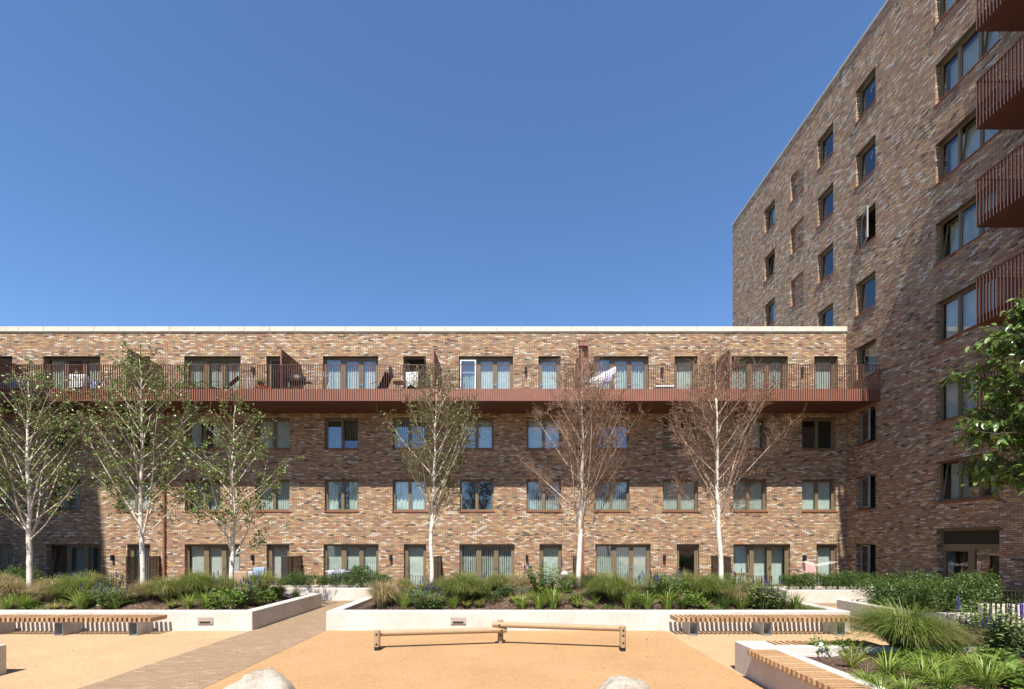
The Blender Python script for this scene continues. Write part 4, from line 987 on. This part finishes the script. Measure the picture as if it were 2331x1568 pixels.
LB = [
 ('tt',1,110,790,260,'tan feathery grass clump at the far left edge of the left planter'), ('tt',1,430,815,290,'straw coloured bent grass clump in front of the first birch'),
 ('tg',1,420,700,260,'green tan grass mound directly right of the first birch trunk'), ('tb',1,650,800,300,'green grass clump right of the straw coloured one'),
 ('tg',1,1420,820,330,'brownish grass clump just right of the second birch trunk'), ('tb',1,1620,780,330,'dark green grass clump midway between the second and third birch'),
 ('tg',1,2190,770,330,'loose grass clump right of the third birch'), ('tg',1,1330,700,200,'back row grass clump behind the second birch'),
 ('tg',2,250,790,170,'small grass clump near the right end of the left planter'), ('sd',2,390,790,120,'dark strap clump closest to the right end wall of the left planter'),
 ('sd',1,2330,780,150,'strap clump behind the third birch flowers'),
 ('v',1,130,680,150,'purple flowers left of the first birch trunk, at the back'), ('v',1,960,690,190,'tall purple flowers behind the front ones, left of the second birch'),
 ('v',1,810,850,190,'purple flower bush left of the pair beside the second birch'), ('v',1,920,880,210,'purple flower bush with reddish stems, centre left planter'), ('v',1,1040,850,170,'purple flower bush nearest the second birch trunk'),
 ('v',1,1860,700,180,'purple flowers at the back, left of the third birch'), ('v',1,2080,850,220,'purple flower bush in front of the third birch, on its right'), ('v',1,610,720,150,'thin purple flowers behind the green grass clump of the left planter'),
 ('s',1,60,905,170,'bright strap leaves at the left frame edge'), ('s',1,200,895,180,'bright strap leaves left of the two front ferns'), ('s',1,690,895,220,'long strap leaves right of the two front ferns'),
 ('s',1,1600,890,150,'short strap clump right of the lone fern'), ('s',1,1750,880,190,'strap clump with upright leaves left of the bright leafy bush'),
 ('f',1,455,900,130,'yellow green fern, left of the front pair'), ('f',1,575,895,140,'yellow green fern, right of the front pair'), ('f',1,1460,885,140,'lone fern at the front between the second and third birch'), ('f',1,2190,862,110,'fern by the corner of the left planter'),
 ('l',1,1910,880,230,'bright green leafy bush in front of the third birch'), ('l',1,270,880,110,'small leafy plant among the left front strap leaves'), ('ld',1,1135,840,110,'dark spiky plant at the foot of the second birch'), ('lo',1,1280,890,60,'tiny seedling on bare mulch in the left planter'),
 ('ld',1,1130,700,130,'dark bush behind the second birch trunk, on its left'), ('ld',1,1790,720,150,'dark leafy plant behind the third birch, left side'), ('ld',1,1200,690,160,'dark leafy back row plant between first and second birch'),
]
LC = [
 ('tt',2,1120,870,360,'large tan and green grass clump at the left end of the middle planter'), ('tg',2,1290,740,180,'small grass clump behind the large left one in the middle planter'),
 ('tb',2,1790,800,350,'big dark green grass clump right of the fourth birch'), ('tg',2,1660,740,200,'grass clump behind the fourth birch, on its right'), ('tt',3,170,700,290,'tan arching grass clump in the centre of the middle planter'),
 ('tg',3,750,710,280,'grass clump just right of the fifth birch trunk'), ('tb',3,960,810,360,'broad dark green grass clump right of the fifth birch'), ('tg',3,1370,720,230,'back row grass clump midway between fifth and sixth birch'), ('tg',3,1130,790,200,'narrow grass clump right of the broad dark one'),
 ('tb',3,1760,800,330,'grass clump left of the sixth birch trunk'), ('tt',3,2020,850,260,'brownish grass clump right of the sixth birch trunk'), ('tt',3,1040,730,180,'tan grass behind the broad dark clump'),
 ('v',2,1440,880,170,'purple flowers left of the fourth birch trunk'), ('v',2,1570,885,190,'tall purple flowers at the foot of the fourth birch'), ('v',2,1900,700,180,'purple flowers behind the big dark grass clump'), ('v',2,2030,700,190,'purple flowers before the dark patio door'), ('v',2,1500,760,130,'thin purple stems behind the fourth birch'),
 ('v',3,380,760,290,'largest purple flower bush, left of the fifth birch'), ('v',3,1100,700,170,'purple flowers at the back right of the fifth birch'), ('v',3,1280,790,210,'purple flower bush midway between fifth and sixth birch'), ('v',3,1440,800,220,'purple flower bush left of the sixth birch grass'), ('v',3,1470,720,150,'back row purple flowers left of the sixth birch'),
 ('v',3,1975,720,160,'purple flowers just right of the sixth birch trunk'), ('v',3,2200,890,280,'purple flower bush near the right end of the middle planter'), ('v',3,2300,890,220,'purple flower bush at the right end, before the railing'), ('v',3,560,750,130,'purple flowers by the black spotlight'),
 ('s',2,1310,885,180,'bright strap leaves right of the large tan clump'), ('s',2,1730,885,150,'strap leaves in front of the big dark grass clump'), ('s',3,190,888,150,'short strap leaves at the centre front of the middle planter'), ('s',3,330,885,200,'long strap leaves left of the fifth birch'), ('s',3,450,882,240,'widest strap clump left of the fifth birch'),
 ('s',3,1085,888,190,'strap leaves in front of the broad dark grass clump'), ('s',3,1250,890,180,'strap leaves right of the broad dark grass clump'), ('s',3,1420,888,200,'upright strap clump below the purple pair'), ('sd',3,1550,888,170,'dark strap clump left of the leafy bush by the sixth birch'), ('sd',3,1900,890,190,'dark strap clump at the front below the sixth birch'), ('s',3,2040,895,180,'strap leaves right of the sixth birch, at the front'),
 ('sd',4,270,880,200,'dark strap clump before the far right railing'), ('s',4,390,900,190,'strap leaves at the right corner of the middle planter'), ('s',3,770,885,90,'tiny strap clump between the two yellow ferns'),
 ('f',2,1840,880,130,'pale fern below the big dark grass clump'), ('f',2,1945,875,130,'yellow fern right of the pale one'), ('f',2,2235,835,110,'small yellow fern left of the middle mat plant'), ('f',2,2310,860,140,'yellow fern at the centre front'), ('f',3,115,835,120,'yellow fern below the tan arching grass'), ('f',3,255,810,110,'fern under the largest purple bush'),
 ('f',3,655,875,140,'tall yellow fern in front of the fifth birch'), ('f',3,815,845,130,'yellow fern right of the fifth birch'), ('f',3,1735,890,140,'fern below the sixth birch grass'),
 ('l',2,1965,800,150,'bright leafy plant right of the big dark grass'), ('ld',2,2060,830,140,'dark leafy plant right of the yellow ferns'), ('ld',2,2160,775,150,'dark rosette plant left of the blue green mat'), ('m',3,140,755,240,'blue green mat under the tan arching grass'), ('ld',3,40,770,140,'dark bush beside the blue green mat'),
 ('lo',3,722,765,80,'low leafy plant right of the fifth birch trunk'), ('l',3,820,750,150,'leafy plant at the left of the broad dark grass'), ('l',3,1640,870,180,'leafy bush at the front, left of the sixth birch'), ('l',3,1550,760,170,'leafy plant behind the purple bush left of sixth birch'), ('lo',4,480,900,150,'creeping plant with tiny flowers at the right corner'), ('lo',4,570,905,150,'creeping green plant trailing along the right end wall'),
 ('ld',2,2130,700,170,'dark leafy back row plant before the dark patio door'), ('ld',2,1560,730,110,'dark plant hidden behind the fourth birch trunk'), ('l',3,2080,700,120,'leafy plant right of the sixth birch, at the back'), ('ld',3,1620,690,170,'dark bush behind the grass left of the sixth birch'), ('lo',2,1340,760,120,'low leafy plant behind the strap leaves'),
]
LB += [('lo',1,350,895,120,'low leafy plant left of the front fern pair'), ('l',1,2260,830,150,'leafy plant near the right corner of the left planter'), ('s',1,980,895,140,'strap leaves below the tall purple flowers'), ('tt',1,1240,800,240,'tan wispy grass right at the foot of the second birch'), ('tg',1,760,720,240,'back row green grass between first and second birch'), ('tg',1,1900,760,240,'grass clump behind the bright leafy bush'), ('tt',1,30,720,220,'tan grass behind the bright strap leaves at the left frame edge')]
LC += [('l',2,1380,800,150,'leafy plant left of the fourth birch flowers'), ('lo',2,1660,870,150,'low leafy plant left of the front strap leaves'), ('tg',2,2090,730,240,'olive grass clump before the dark patio door'), ('tg',3,560,720,220,'olive grass clump directly left of the fifth birch trunk'), ('l',3,640,830,110,'small leafy plant before the fifth birch trunk'), ('lo',3,930,890,140,'low leafy plant right of the yellow ferns'), ('tg',3,1560,720,240,'olive grass clump before the dark single door'), ('l',3,1180,860,140,'leafy plant between two front strap clumps'), ('f',3,1390,850,120,'fern between the purple pair and the strap leaves'), ('lo',3,1800,895,150,'low leafy plant below the sixth birch'), ('tt',4,60,770,240,'wispy grass left of the far right railing')]
for t in LB: in_bed(*t, soilL, 12.4, 15.9, 1.0 if t[0] not in ('tg','tt','tb') else 0.95)
for t in LC: in_bed(*t, soilL, 12.4, 15.8, 1.0 if t[0] not in ('tg','tt','tb') else 0.95)
LR = [
 ('tb',4,1340,1240,760,'huge green grass mound in the foreground planter',0.75), ('tt',4,1640,1010,460,'wispy brownish grass behind the huge green mound',0.8),
 ('v',4,1990,1260,470,'large purple flower bush in the foreground, right of the grass mound',1.0), ('v',4,2220,1250,420,'purple flower bush at the right edge of the foreground planter',0.95), ('v',4,1790,1200,260,'purple flowers between the grass mound and the large bush',1.1),
 ('l',4,590,1250,170,'small leafy plant with a white bloom by the seat corner',1.2), ('l',4,800,1255,190,'leafy plant left of the huge grass mound',0.9), ('l',4,890,1190,160,'leafy plant tucked beside the huge grass mound',0.9),
 ('f',4,875,1390,300,'large yellow green fern in the foreground planter',1.15), ('f',4,1210,1330,170,'smaller fern shaded by the grass mound',1.0),
 ('s',4,1180,1470,420,'foreground strap clump right of the large fern',0.9), ('s',4,1470,1500,420,'foreground strap clump in the middle of the planter',0.85), ('s',4,1700,1400,350,'strap clump below the huge grass mound',0.8), ('s',4,1650,1580,420,'strap clump at the bottom edge of the frame',0.85), ('s',4,2010,1560,480,'long strap clump near the bottom right corner',1.0), ('s',4,1330,1600,360,'strap clump beside the seat at the bottom edge',0.7), ('s',4,2300,1180,260,'strap leaves overhanging at the right edge',1.2),
 ('big',4,2150,1440,480,'broad leaved plant at the right of the foreground planter',0.7), ('big',4,2290,1520,420,'broad leaved plant in the bottom right corner',0.7), ('big',4,1860,1500,300,'broad leaved plant between two strap clumps',0.6), ('ld',4,2120,1290,220,'dark leafy plant under the large purple bush',0.8), ('lo',4,1080,1450,120,'low seedling beside the large fern',1.0), ('lo',4,700,1320,60,'tiny seedling on the foreground mulch',1.0), ('l',4,1560,1310,220,'leafy plant at the foot of the huge grass mound',0.7),
]
LR += [('s',4,1000,1520,300,'narrow strap clump nearest the large fern, towards the viewer',0.7), ('s',4,1560,1430,380,'strap clump between the foreground pair and the grass mound',0.75), ('s',4,1880,1420,330,'strap clump before the large purple bush',0.75), ('lo',4,1290,1400,220,'low leafy cover behind the first foreground strap clump',1.3), ('lo',4,1780,1480,260,'low leafy cover between the strap clumps and the broad leaves',1.3), ('lo',4,1520,1560,260,'low leafy cover at the bottom edge right of the seat',1.3), ('l',4,2060,1350,260,'bright leafy plant below the large purple bush',0.7), ('big',4,1990,1460,380,'broad leaved plant between the long strap clump and the purple bush',0.6), ('s',4,1120,1610,330,'strap clump at the seat edge, cut by the bottom of the frame',0.7), ('l',4,1420,1350,260,'leafy plant in front of the huge grass mound',0.6), ('v',4,2110,1180,330,'purple flower bush behind the largest one, near the railing',1.0), ('sd',4,1700,1290,280,'dark strap clump right of the huge grass mound',0.9)]
for t in LR:
    kind, r, zx, zy, wz, lab, hs = t
    if kind == 's': wz *= 0.82; hs *= 0.85
    in_bed(kind, r, zx, zy, wz, lab, soilR, 4.0, 7.9, hs)
b = MB(); fx, fy = gp(zu(4,592), zv(1185), 0.62)
for k in range(5): a = k*1.257; leafquad(b, Vector((fx, fy-0.04, 0.63)), Vector((math.cos(a), -0.4, math.sin(a))).normalized(), Vector((0,-1,0)), 0.045, 0.04)
tag(b.build('white_bloom', M['white_flower']), 'single white bloom on the leafy plant by the seat corner', 'flower')
# hedges
hx = 0
for u, sc_, lab in ((640,0.8,'leftmost shrub of the far hedge'), (672,0.95,'second shrub from the left in the far hedge'), (704,0.9,'third shrub from the left in the far hedge'), (735,0.85,'middle shrub of the far hedge'), (765,1.0,'tall middle shrub of the far hedge, before the white laundry'), (795,0.95,'shrub of the far hedge below the dark laundry'), (822,1.15,'tallest shrub of the far hedge'), (850,1.0,'second last shrub of the far hedge'), (874,0.9,'last shrub of the far hedge, behind the tan grass')):
    plant('h', (u-CX)*18.95/F, 18.95, 0.42, 0.86*sc_, lab, 0.95*sc_)
for u, sc_, lab in ((1795,0.9,'leftmost hedge shrub before the pink laundry'), (1822,0.9,'second hedge shrub before the pink laundry'), (1850,0.95,'hedge shrub below the drying rack'), (1880,0.9,'hedge shrub right of the drying rack'), (1906,0.95,'hedge shrub before the open ground floor window'), (1935,1.0,'hedge shrub at the corner of the two brick walls'), (1962,0.95,'last shrub of the hedge beneath the tower corner')):
    plant('h', (u-CX)*18.2/F, 18.2, 0.42, 0.95*sc_, lab, 0.92*sc_)
k = 0
for yy in (12.3, 13.1, 13.9):
    for i, xx in enumerate((10.35, 11.1, 11.85, 12.6, 13.35)):
        row = ('front', 'middle', 'back')[k]; pos = ('leftmost', 'second', 'third', 'fourth', 'rightmost')[i]
        if xx > (11.9, 12.7, 13.4)[k]: continue
        plant('h', xx+R.uniform(-.1,.1), yy+R.uniform(-.1,.1), 0.40, 1.15*R.uniform(0.9,1.1), f'{pos} shrub in the {row} row of the bushy hedge by the tower', R.uniform(0.75, 0.95))
    k += 1
for xx, yy, lab in ((14.2,15.5,'dark shrub in the shade left of the tower entrance'), (15.0,14.6,'shaded shrub in front of the entrance glass'), (14.6,13.7,'shaded dark shrub behind the sideways railing'), (15.2,13.4,'shaded dark shrub at the right frame edge'), (13.7,20.0,'dark shrub against the tower wall under the open window'), (14.6,19.2,'dark shrub against the tower wall, right of the open window'), (15.0,18.3,'dark shrub nearest the green exit sign')):
    plant('h', xx, yy, -0.02, 1.05, lab, 0.9)
for u, lab in ((-8,'dark shrub at the left frame edge behind the planter'), (22,'dark shrub left of the first birch, at the back'), (48,'dark shrub just left of the first birch trunk'), (-40,'dark shrub in the shade beyond the frame edge')):
    plant('h', (u-CX)*17.6/F, 17.6, 0.0, 1.3, lab, 1.15)
# black spotlight
sx, sy = (zu(3,567)-CX)*14.6/F, 14.6; b = MB(); b.tube([(sx,sy,0.75),(sx,sy,0.98)], 0.012, 6); o = b.build('garden_spotlight', M['black']); tag(o, 'small black spotlight on a spike left of the fifth birch', 'light')
b = MB(); b.tube([(sx-0.03,sy-0.1,0.98),(sx,sy,1.02),(sx+0.03,sy+0.1,1.06),(sx+0.035,sy+0.11,1.062)], [0.07,0.065,0.05,0.02], 12); b.build('lamp_head', M['black'], o)

# ------------------------------------------------------------------ balcony and terrace clutter
def P(u, v, y): return ((u-CX)*y/F, y, H+(HY-v)*y/F)
def hang(name, u0, v0, u1, v1, y, drop, m, label, cat='laundry', depth=0.22, wav=0.03):
    """cloth over a rail from (u0,v0) to (u1,v1); drop in metres"""
    p, q = Vector(P(u0,v0,y)), Vector(P(u1,v1,y)); b = MB(); nx = max(8, int((q-p).length/0.04)); prof = [(-depth/2,-drop),(-depth/2,-drop*0.5),(-depth/2.2,-0.05),(0,0.0),(depth/2.2,-0.05),(depth/2,-drop*0.85)]
    ph = R.uniform(0,6)
    for j, (dy, dz) in enumerate(prof):
        for i in range(nx+1):
            t = i/nx; c = p.lerp(q, t); k = abs(dz)/max(drop,0.01)
            b.v.append((c.x+0.02*math.sin(t*11+ph+j)*k, c.y+dy+wav*math.sin(t*23+ph)*k, c.z+dz*(1+0.08*math.sin(t*7+ph))))
    for j in range(len(prof)-1):
        for i in range(nx): a = j*(nx+1)+i; b.f.append((a, a+1, a+nx+2, a+nx+1))
    return tag(b.build(name, m, None, True), label, cat)
ZF = 8.53
def rack(x0, x1, y, zb, h, label, slope=0.0, m='white'):
    o = empty('drying_rack', ((x0+x1)/2, y, zb)); tag(o, label, 'drying rack'); hw = (x1-x0)/2; b = MB(); r = 0.009
    for s in (-1, 1):
        b.tube([(s*hw*0.95,-0.28,0),(s*hw*0.95,0.28,h*0.97+s*slope/2)], r, 5); b.tube([(s*hw*0.95,0.28,0),(s*hw*0.95,-0.28,h*0.97+s*slope/2)], r, 5)
    b.build('legs', M[m], o); b = MB()
    for k in range(7): y_ = -0.28+0.56*k/6; b.tube([(-hw,y_,h-slope/2),(hw,y_,h+slope/2)], 0.006, 4)
    for s in (-1, 1): b.tube([(s*hw,-0.28,h+s*slope/2),(s*hw,0.28,h+s*slope/2)], r, 5)
    b.build('hanging_bars', M[m], o)
Y2 = 21.2
def X2_(u): return (u-CX)*Y2/F
rack(X2_(160), X2_(228), Y2, ZF, 0.85, 'drying rack on the balcony by the left patio doors')
hang('laundry', 162, 851, 196, 852, Y2, 0.62, M['sheet'], 'white sheet drying on the balcony left of the second birch crown')
hang('laundry', 209, 869, 226, 868, Y2, 0.3, M['blue_cloth'], 'pale blue cloth drying beside the white sheet')
rack(X2_(-6), X2_(86), Y2, ZF, 0.55, 'low drying rack on the balcony at the left frame edge')
hang('laundry', -4, 869, 12, 869, Y2, 0.35, M['pink'], 'pink cloth drying at the left frame edge')
hang('laundry', 22, 867, 84, 868, Y2, 0.35, M['sheet'], 'white cloth drying low on the balcony at the left')
rack(X2_(1326), X2_(1402), Y2, ZF, 0.95, 'sloping drying rack on the balcony full of pale laundry', 0.55)
hang('laundry', 1330, 868, 1352, 857, Y2-0.2, 0.28, M['sheet'], 'white garment at the low end of the sloping rack')
hang('laundry', 1352, 860, 1376, 845, Y2, 0.42, M['sheet'], 'white garments in the middle of the sloping rack')
hang('laundry', 1372, 862, 1392, 848, Y2-0.22, 0.4, M['lilac'], 'lilac garment hanging on the sloping rack')
hang('laundry', 1378, 846, 1400, 834, Y2+0.15, 0.34, M['sheet'], 'white shirt at the top end of the sloping rack')
rack(X2_(924), X2_(952), Y2, ZF, 0.8, 'small drying rack before the open balcony door')
hang('laundry', 925, 847, 951, 846, Y2, 0.65, M['sheet'], 'white sheet drying before the open balcony door')
rack(X2_(716), X2_(742), Y2+0.2, ZF, 1.1, 'empty white drying rack left of the blue reflecting patio doors')
def chair(u, v, y, rz, label, m='black', recl=0.45):
    x, _, z = P(u, v, y); o = empty('sling_chair', (x, y, ZF), rz); tag(o, label, 'chair', 'balcony chairs')
    b = MB()
    for s in (-1, 1):
        b.tube([(s*0.27,-0.30,0),(s*0.27,-0.26,0.40),(s*0.27,-0.24,0.62),(s*0.27,0.12,0.64)], 0.013, 6); b.tube([(s*0.27,0.34,0),(s*0.27,0.06,0.38)], 0.013, 6); b.tube([(s*0.25,-0.28,0.40),(s*0.25,0.16,0.34),(s*0.25,0.16+recl,1.0)], 0.012, 6)
    b.tube([(-0.25,0.16+recl,1.0),(0.25,0.16+recl,1.0)], 0.012, 6); b.build('frame', M['black'], o)
    b = MB(); b.hexa([(-0.24,-0.28,0.395),(0.24,-0.28,0.395),(0.24,0.16,0.335),(-0.24,0.16,0.335),(-0.24,-0.28,0.405),(0.24,-0.28,0.405),(0.24,0.16,0.345),(-0.24,0.16,0.345)]); b.build('seat', M['navy'], o)
    b = MB(); b.hexa([(-0.24,0.16,0.34),(0.24,0.16,0.34),(0.24,0.16+recl,0.99),(-0.24,0.16+recl,0.99),(-0.24,0.17,0.33),(0.24,0.17,0.33),(0.24,0.172+recl,0.985),(-0.24,0.172+recl,0.985)]); b.build('backrest', M['navy'], o)
chair(862, 880, 21.3, -math.pi/2-0.5, 'black sling chair beside the blue reflecting patio doors, facing right')
chair(968, 880, 21.4, math.pi/2-0.3, 'dark chair between the white sheet and a privacy screen')
chair(498, 885, 21.2, -math.pi/2+0.4, 'low reclined dark chair among the balcony pots', 'black', 0.6)
x, y, z = P(910, 872, 21.3); o = empty('round_table', (x, y, ZF)); tag(o, 'small round tan table beside the black sling chair', 'table')
b = MB(); b.tube([(0,0,0.70),(0,0,0.72)], 0.33, 24); b.build('tabletop', M['tan_cloth'], o)
for k in range(3):
    a = k*2.09; b = MB(); b.tube([(0.24*math.cos(a),0.24*math.sin(a),0),(0.2*math.cos(a),0.2*math.sin(a),0.70)], 0.012, 6); b.build('leg', M['black'], o)
x, y, z = P(676, 880, 21.2); o = empty('covered_barbecue', (x, y, ZF)); tag(o, 'barbecue under a black cover right of the balcony screen', 'barbecue')
b = MB(); pts = [(0.36*c, s_) for c, s_ in ((1.0,0.62),(1.02,0.75),(0.95,0.88),(0.75,0.98),(0.4,1.03),(0,1.04))]
n = 20
for r_, z_ in pts:
    for k in range(n): a = 6.283*k/n; b.v.append((r_*math.cos(a)*1.05, r_*math.sin(a)*0.75, z_))
for j in range(len(pts)-1):
    for k in range(n): b.f.append((j*n+k, j*n+(k+1)%n, (j+1)*n+(k+1)%n, (j+1)*n+k))
b.f.append(tuple(range(n))[::-1]); b.build('lid', M['black'], o, True)
for sx_ in (-1,1):
    for sy_ in (-1,1): b = MB(); b.tube([(sx_*0.3,sy_*0.2,0),(sx_*0.27,sy_*0.18,0.64)], 0.014, 6); b.build('leg', M['steel'], o)
b = MB(); b.box(0.36,0.62,-0.16,0.16,0.66,0.69); b.build('side_shelf', M['black'], o)
def pot(u, y, w_, h_, label, kind, hs=1.0, zb=ZF, fm=None):
    x = (u-CX)*y/F; b = MB(); b.tube([(x,y,zb),(x,y,zb+h_*0.9),(x,y,zb+h_)], [w_*0.38,w_*0.5,w_*0.52], 14); o = b.build('plant_pot', M['black'] if fm is None else fm); tag(o, label, 'potted plant')
    rr = random.Random(int(u)); f = MB()
    for i in range(170):
        az = rr.uniform(0,6.28); k = math.sqrt(rr.random()); p = Vector((x+math.cos(az)*k*w_*0.8, y+math.sin(az)*k*w_*0.6, zb+h_+hs*rr.uniform(0.0,1.0)*(1-0.5*k))); leafquad(f, p, Vector((math.cos(az)*0.6+rr.gauss(0,.4), math.sin(az)*0.6+rr.gauss(0,.4), rr.gauss(0.4,.5))).normalized(), Vector((0,0,1)), 0.09, 0.035)
    f.build('foliage', M[kind], o); return o
pot(385, 20.95, 0.4, 0.30, 'dark pot with trailing green leaves beside the left balcony screen', 'shrub', 0.36); pot(402, 20.95, 0.35, 0.28, 'second dark planter pot along the balcony rail', 'shrub', 0.34); pot(424, 20.95, 0.4, 0.28, 'third dark planter pot along the balcony rail', 'shrub', 0.36)
pot(443, 21.0, 0.4, 0.32, 'pot with tall spiky leaves before the patio door on the balcony', 'strap', 0.4); pot(460, 21.0, 0.5, 0.32, 'widest pot of bright green leaves on the balcony', 'shrub', 0.42)
o = pot(597, 21.3, 0.42, 0.35, 'pot of red flowers on the balcony left of a screen', 'red_flower', 0.3)
pot(594, 22.3, 0.26, 0.14, 'hanging basket of bright leaves on the balcony wall', 'shrub', 0.16, 9.42)
x, y, z = P(562, 880, 21.3); o = empty('step_ladder', (x, y, ZF)); tag(o, 'aluminium step ladder leaning on the balcony wall', 'ladder'); b = MB()
for s_ in (-0.18, 0.18): b.tube([(0.42,-0.35+s_*0,0.0+0.0*s_),(-0.32,0.9+s_,1.32)], 0.016, 6); b.tube([(0.42+s_,-0.35,0.0),(-0.32+s_,0.9,1.32)], 0.016, 6)
b.build('side_rails', M['steel'], o); b = MB()
for k in range(4): t = 0.18+k*0.2; b.tube([(0.42-0.74*t-0.18,-0.35+1.25*t,1.32*t),(0.42-0.74*t+0.18,-0.35+1.25*t,1.32*t)], 0.012, 5)
b.build('rungs', M['steel'], o)
x, y, z = P(1510, 880, 21.2); b = MB(); b.box(x-0.42, x+0.42, y-0.2, y+0.2, ZF+0.42, ZF+0.5); bo = b.build('white_box', M['white']); tag(bevel(bo, 0.02), 'flat white box on the balcony right of the sloping rack', 'box'); b = MB(); b.box(x-0.36, x+0.36, y-0.16, y+0.16, ZF, ZF+0.418); b.build('box_body', M['grey'], bo)
# tilted white framed casement of the middle patio door
xa, xb = FX(1046), FX(1083); b = MB()
def ft_(u, n, w): return (u, D - n + 0.0, w)
def tl(u, n, w): return (u, D-0.02-(n)-0.0+ (w-9.2)*0.06, w)
ring(b, tl, xa+0.02, xb, 9.12, 10.72, 0.05, 0.02, 0.07); ob = b.build('open_casement', M['white'], low); b = MB(); b.quad(tl(xa+0.09,0.045,9.2), tl(xb-0.07,0.045,9.2), tl(xb-0.07,0.045,10.65), tl(xa+0.09,0.045,10.65)); b.build('pane', M['glass'], ob)
# terrace
Y3 = 20.4
def X3(u): return (u-CX)*Y3/F
rack(X3(745), X3(832), Y3, 0.0, 1.0, 'drying rack on the terrace behind the far hedge')
hang('laundry', 748, 1297, 785, 1296, Y3, 0.5, M['lilac'], 'pale lilac laundry behind the far hedge')
hang('laundry', 785, 1296, 812, 1295, Y3, 0.45, M['navy'], 'dark navy laundry behind the far hedge')
hang('laundry', 812, 1297, 829, 1296, Y3, 0.45, M['sheet'], 'white laundry at the right of the dark navy one')
def armchair(u, label, m):
    x = X3(u); o = empty('terrace_chair', (x, Y3, 0)); tag(o, label, 'chair', 'terrace chairs'); b = MB(); b.box(-0.28,0.28,-0.28,0.28,0.36,0.44); bevel(b.build('seat', M['grey'], o), 0.02); b = MB(); b.box(-0.28,0.28,-0.38,-0.29,0.45,1.0); bevel(b.build('backrest', m, o), 0.04)
    for s_ in (-1,1):
        for t_ in (-1,1): b = MB(); b.box(s_*0.25-0.02, s_*0.25+0.02, t_*0.25-0.02, t_*0.25+0.02, 0, 0.358); b.build('leg', M['grey'], o)
armchair(558, 'tan backed terrace chair right of the net curtained patio doors', M['tan_cloth']); armchair(590, 'pale terrace chair beside the tan backed one', M['sheet'])
hang('towel', 578, 1291, 602, 1291, Y3-0.33, 0.35, M['blue_cloth'], 'blue and white towel over the pale terrace chair', 'towel', 0.16)
# rotary airer with pink cloth
x = (1855-CX)*20.3/F; o = empty('rotary_airer', (x, 20.3, 0)); tag(o, 'winged white drying rack on the right hand terrace', 'drying rack'); b = MB(); b.tube([(0,0,0),(0,0,1.25)], 0.014, 6); b.tube([(-0.4,0,0),(0.4,0,0)], 0.012, 5); b.tube([(0,-0.35,0),(0,0.35,0)], 0.012, 5); b.build('stand', M['white'], o); b = MB()
for k in range(6): y_ = -0.3+0.12*k; b.tube([(-0.70,y_,1.40),(0,y_,1.22),(0.72,y_,1.38)], 0.006, 4)
for s_ in (-0.70, 0.0, 0.72): b.tube([(s_,-0.32,1.40 if s_ else 1.22),(s_,0.3,1.40 if s_ else 1.22)], 0.009, 5)
b.build('wings', M['white'], o)
hang('laundry', 1829, 1277, 1850, 1280, 20.15, 0.46, M['pink'], 'pink cloth hanging from the winged drying rack')
x, y, z = P(zu(3,545), zv(600), 19.5); b = MB()
pts = [(0.0,0.0),(0.14,0.02),(0.16,0.08),(0.10,0.16),(0.03,0.19)]
for r_, z_ in pts:
    for k in range(10): a = 6.283*k/10; b.v.append((x+r_*math.cos(a)*(1+0.2*math.sin(3*a+z_*20)), y+r_*math.sin(a), 0.85+z_))
for j in range(len(pts)-1):
    for k in range(10): b.f.append((j*10+k, j*10+(k+1)%10, (j+1)*10+(k+1)%10, (j+1)*10+k))
bg_ = b.build('white_bag', M['sheet'], None, True); tag(bg_, 'crumpled white bag behind the middle planter, left of the fifth birch', 'bag'); b = MB(); b.box(x-0.2,x+0.2,y-0.15,y+0.15,0.0,0.848); b.build('stand', M['grey'], bg_)
b = MB(); rr = random.Random(77)
for k in range(90):
    x, y = rr.uniform(-12, 8.2), rr.uniform(5.5, 11.8)
    if rr.random() < 0.4: x, y = rr.uniform(3.0, 8.2), rr.uniform(10.6, 11.3)
    if -3.9 < x < -2.7 and y < 6.9: continue
    if x > 3.6 and y < 8.5 or x < -8.3 and y < 8.3: continue
    a = rr.uniform(0, 6.28); leafquad(b, Vector((x, y, 0.012+rr.uniform(0, .008))), Vector((math.cos(a), math.sin(a), rr.uniform(-.1,.25))).normalized(), Vector((rr.gauss(0,.3), rr.gauss(0,.3), 1)), rr.uniform(0.025, 0.055), 0.028, 0.006)
tag(b.build('fallen_leaves', M['dead_leaf']), 'scattered small dry leaves lying on the play surface', None, None, 'stuff')
print('scene built', len(bpy.data.objects))
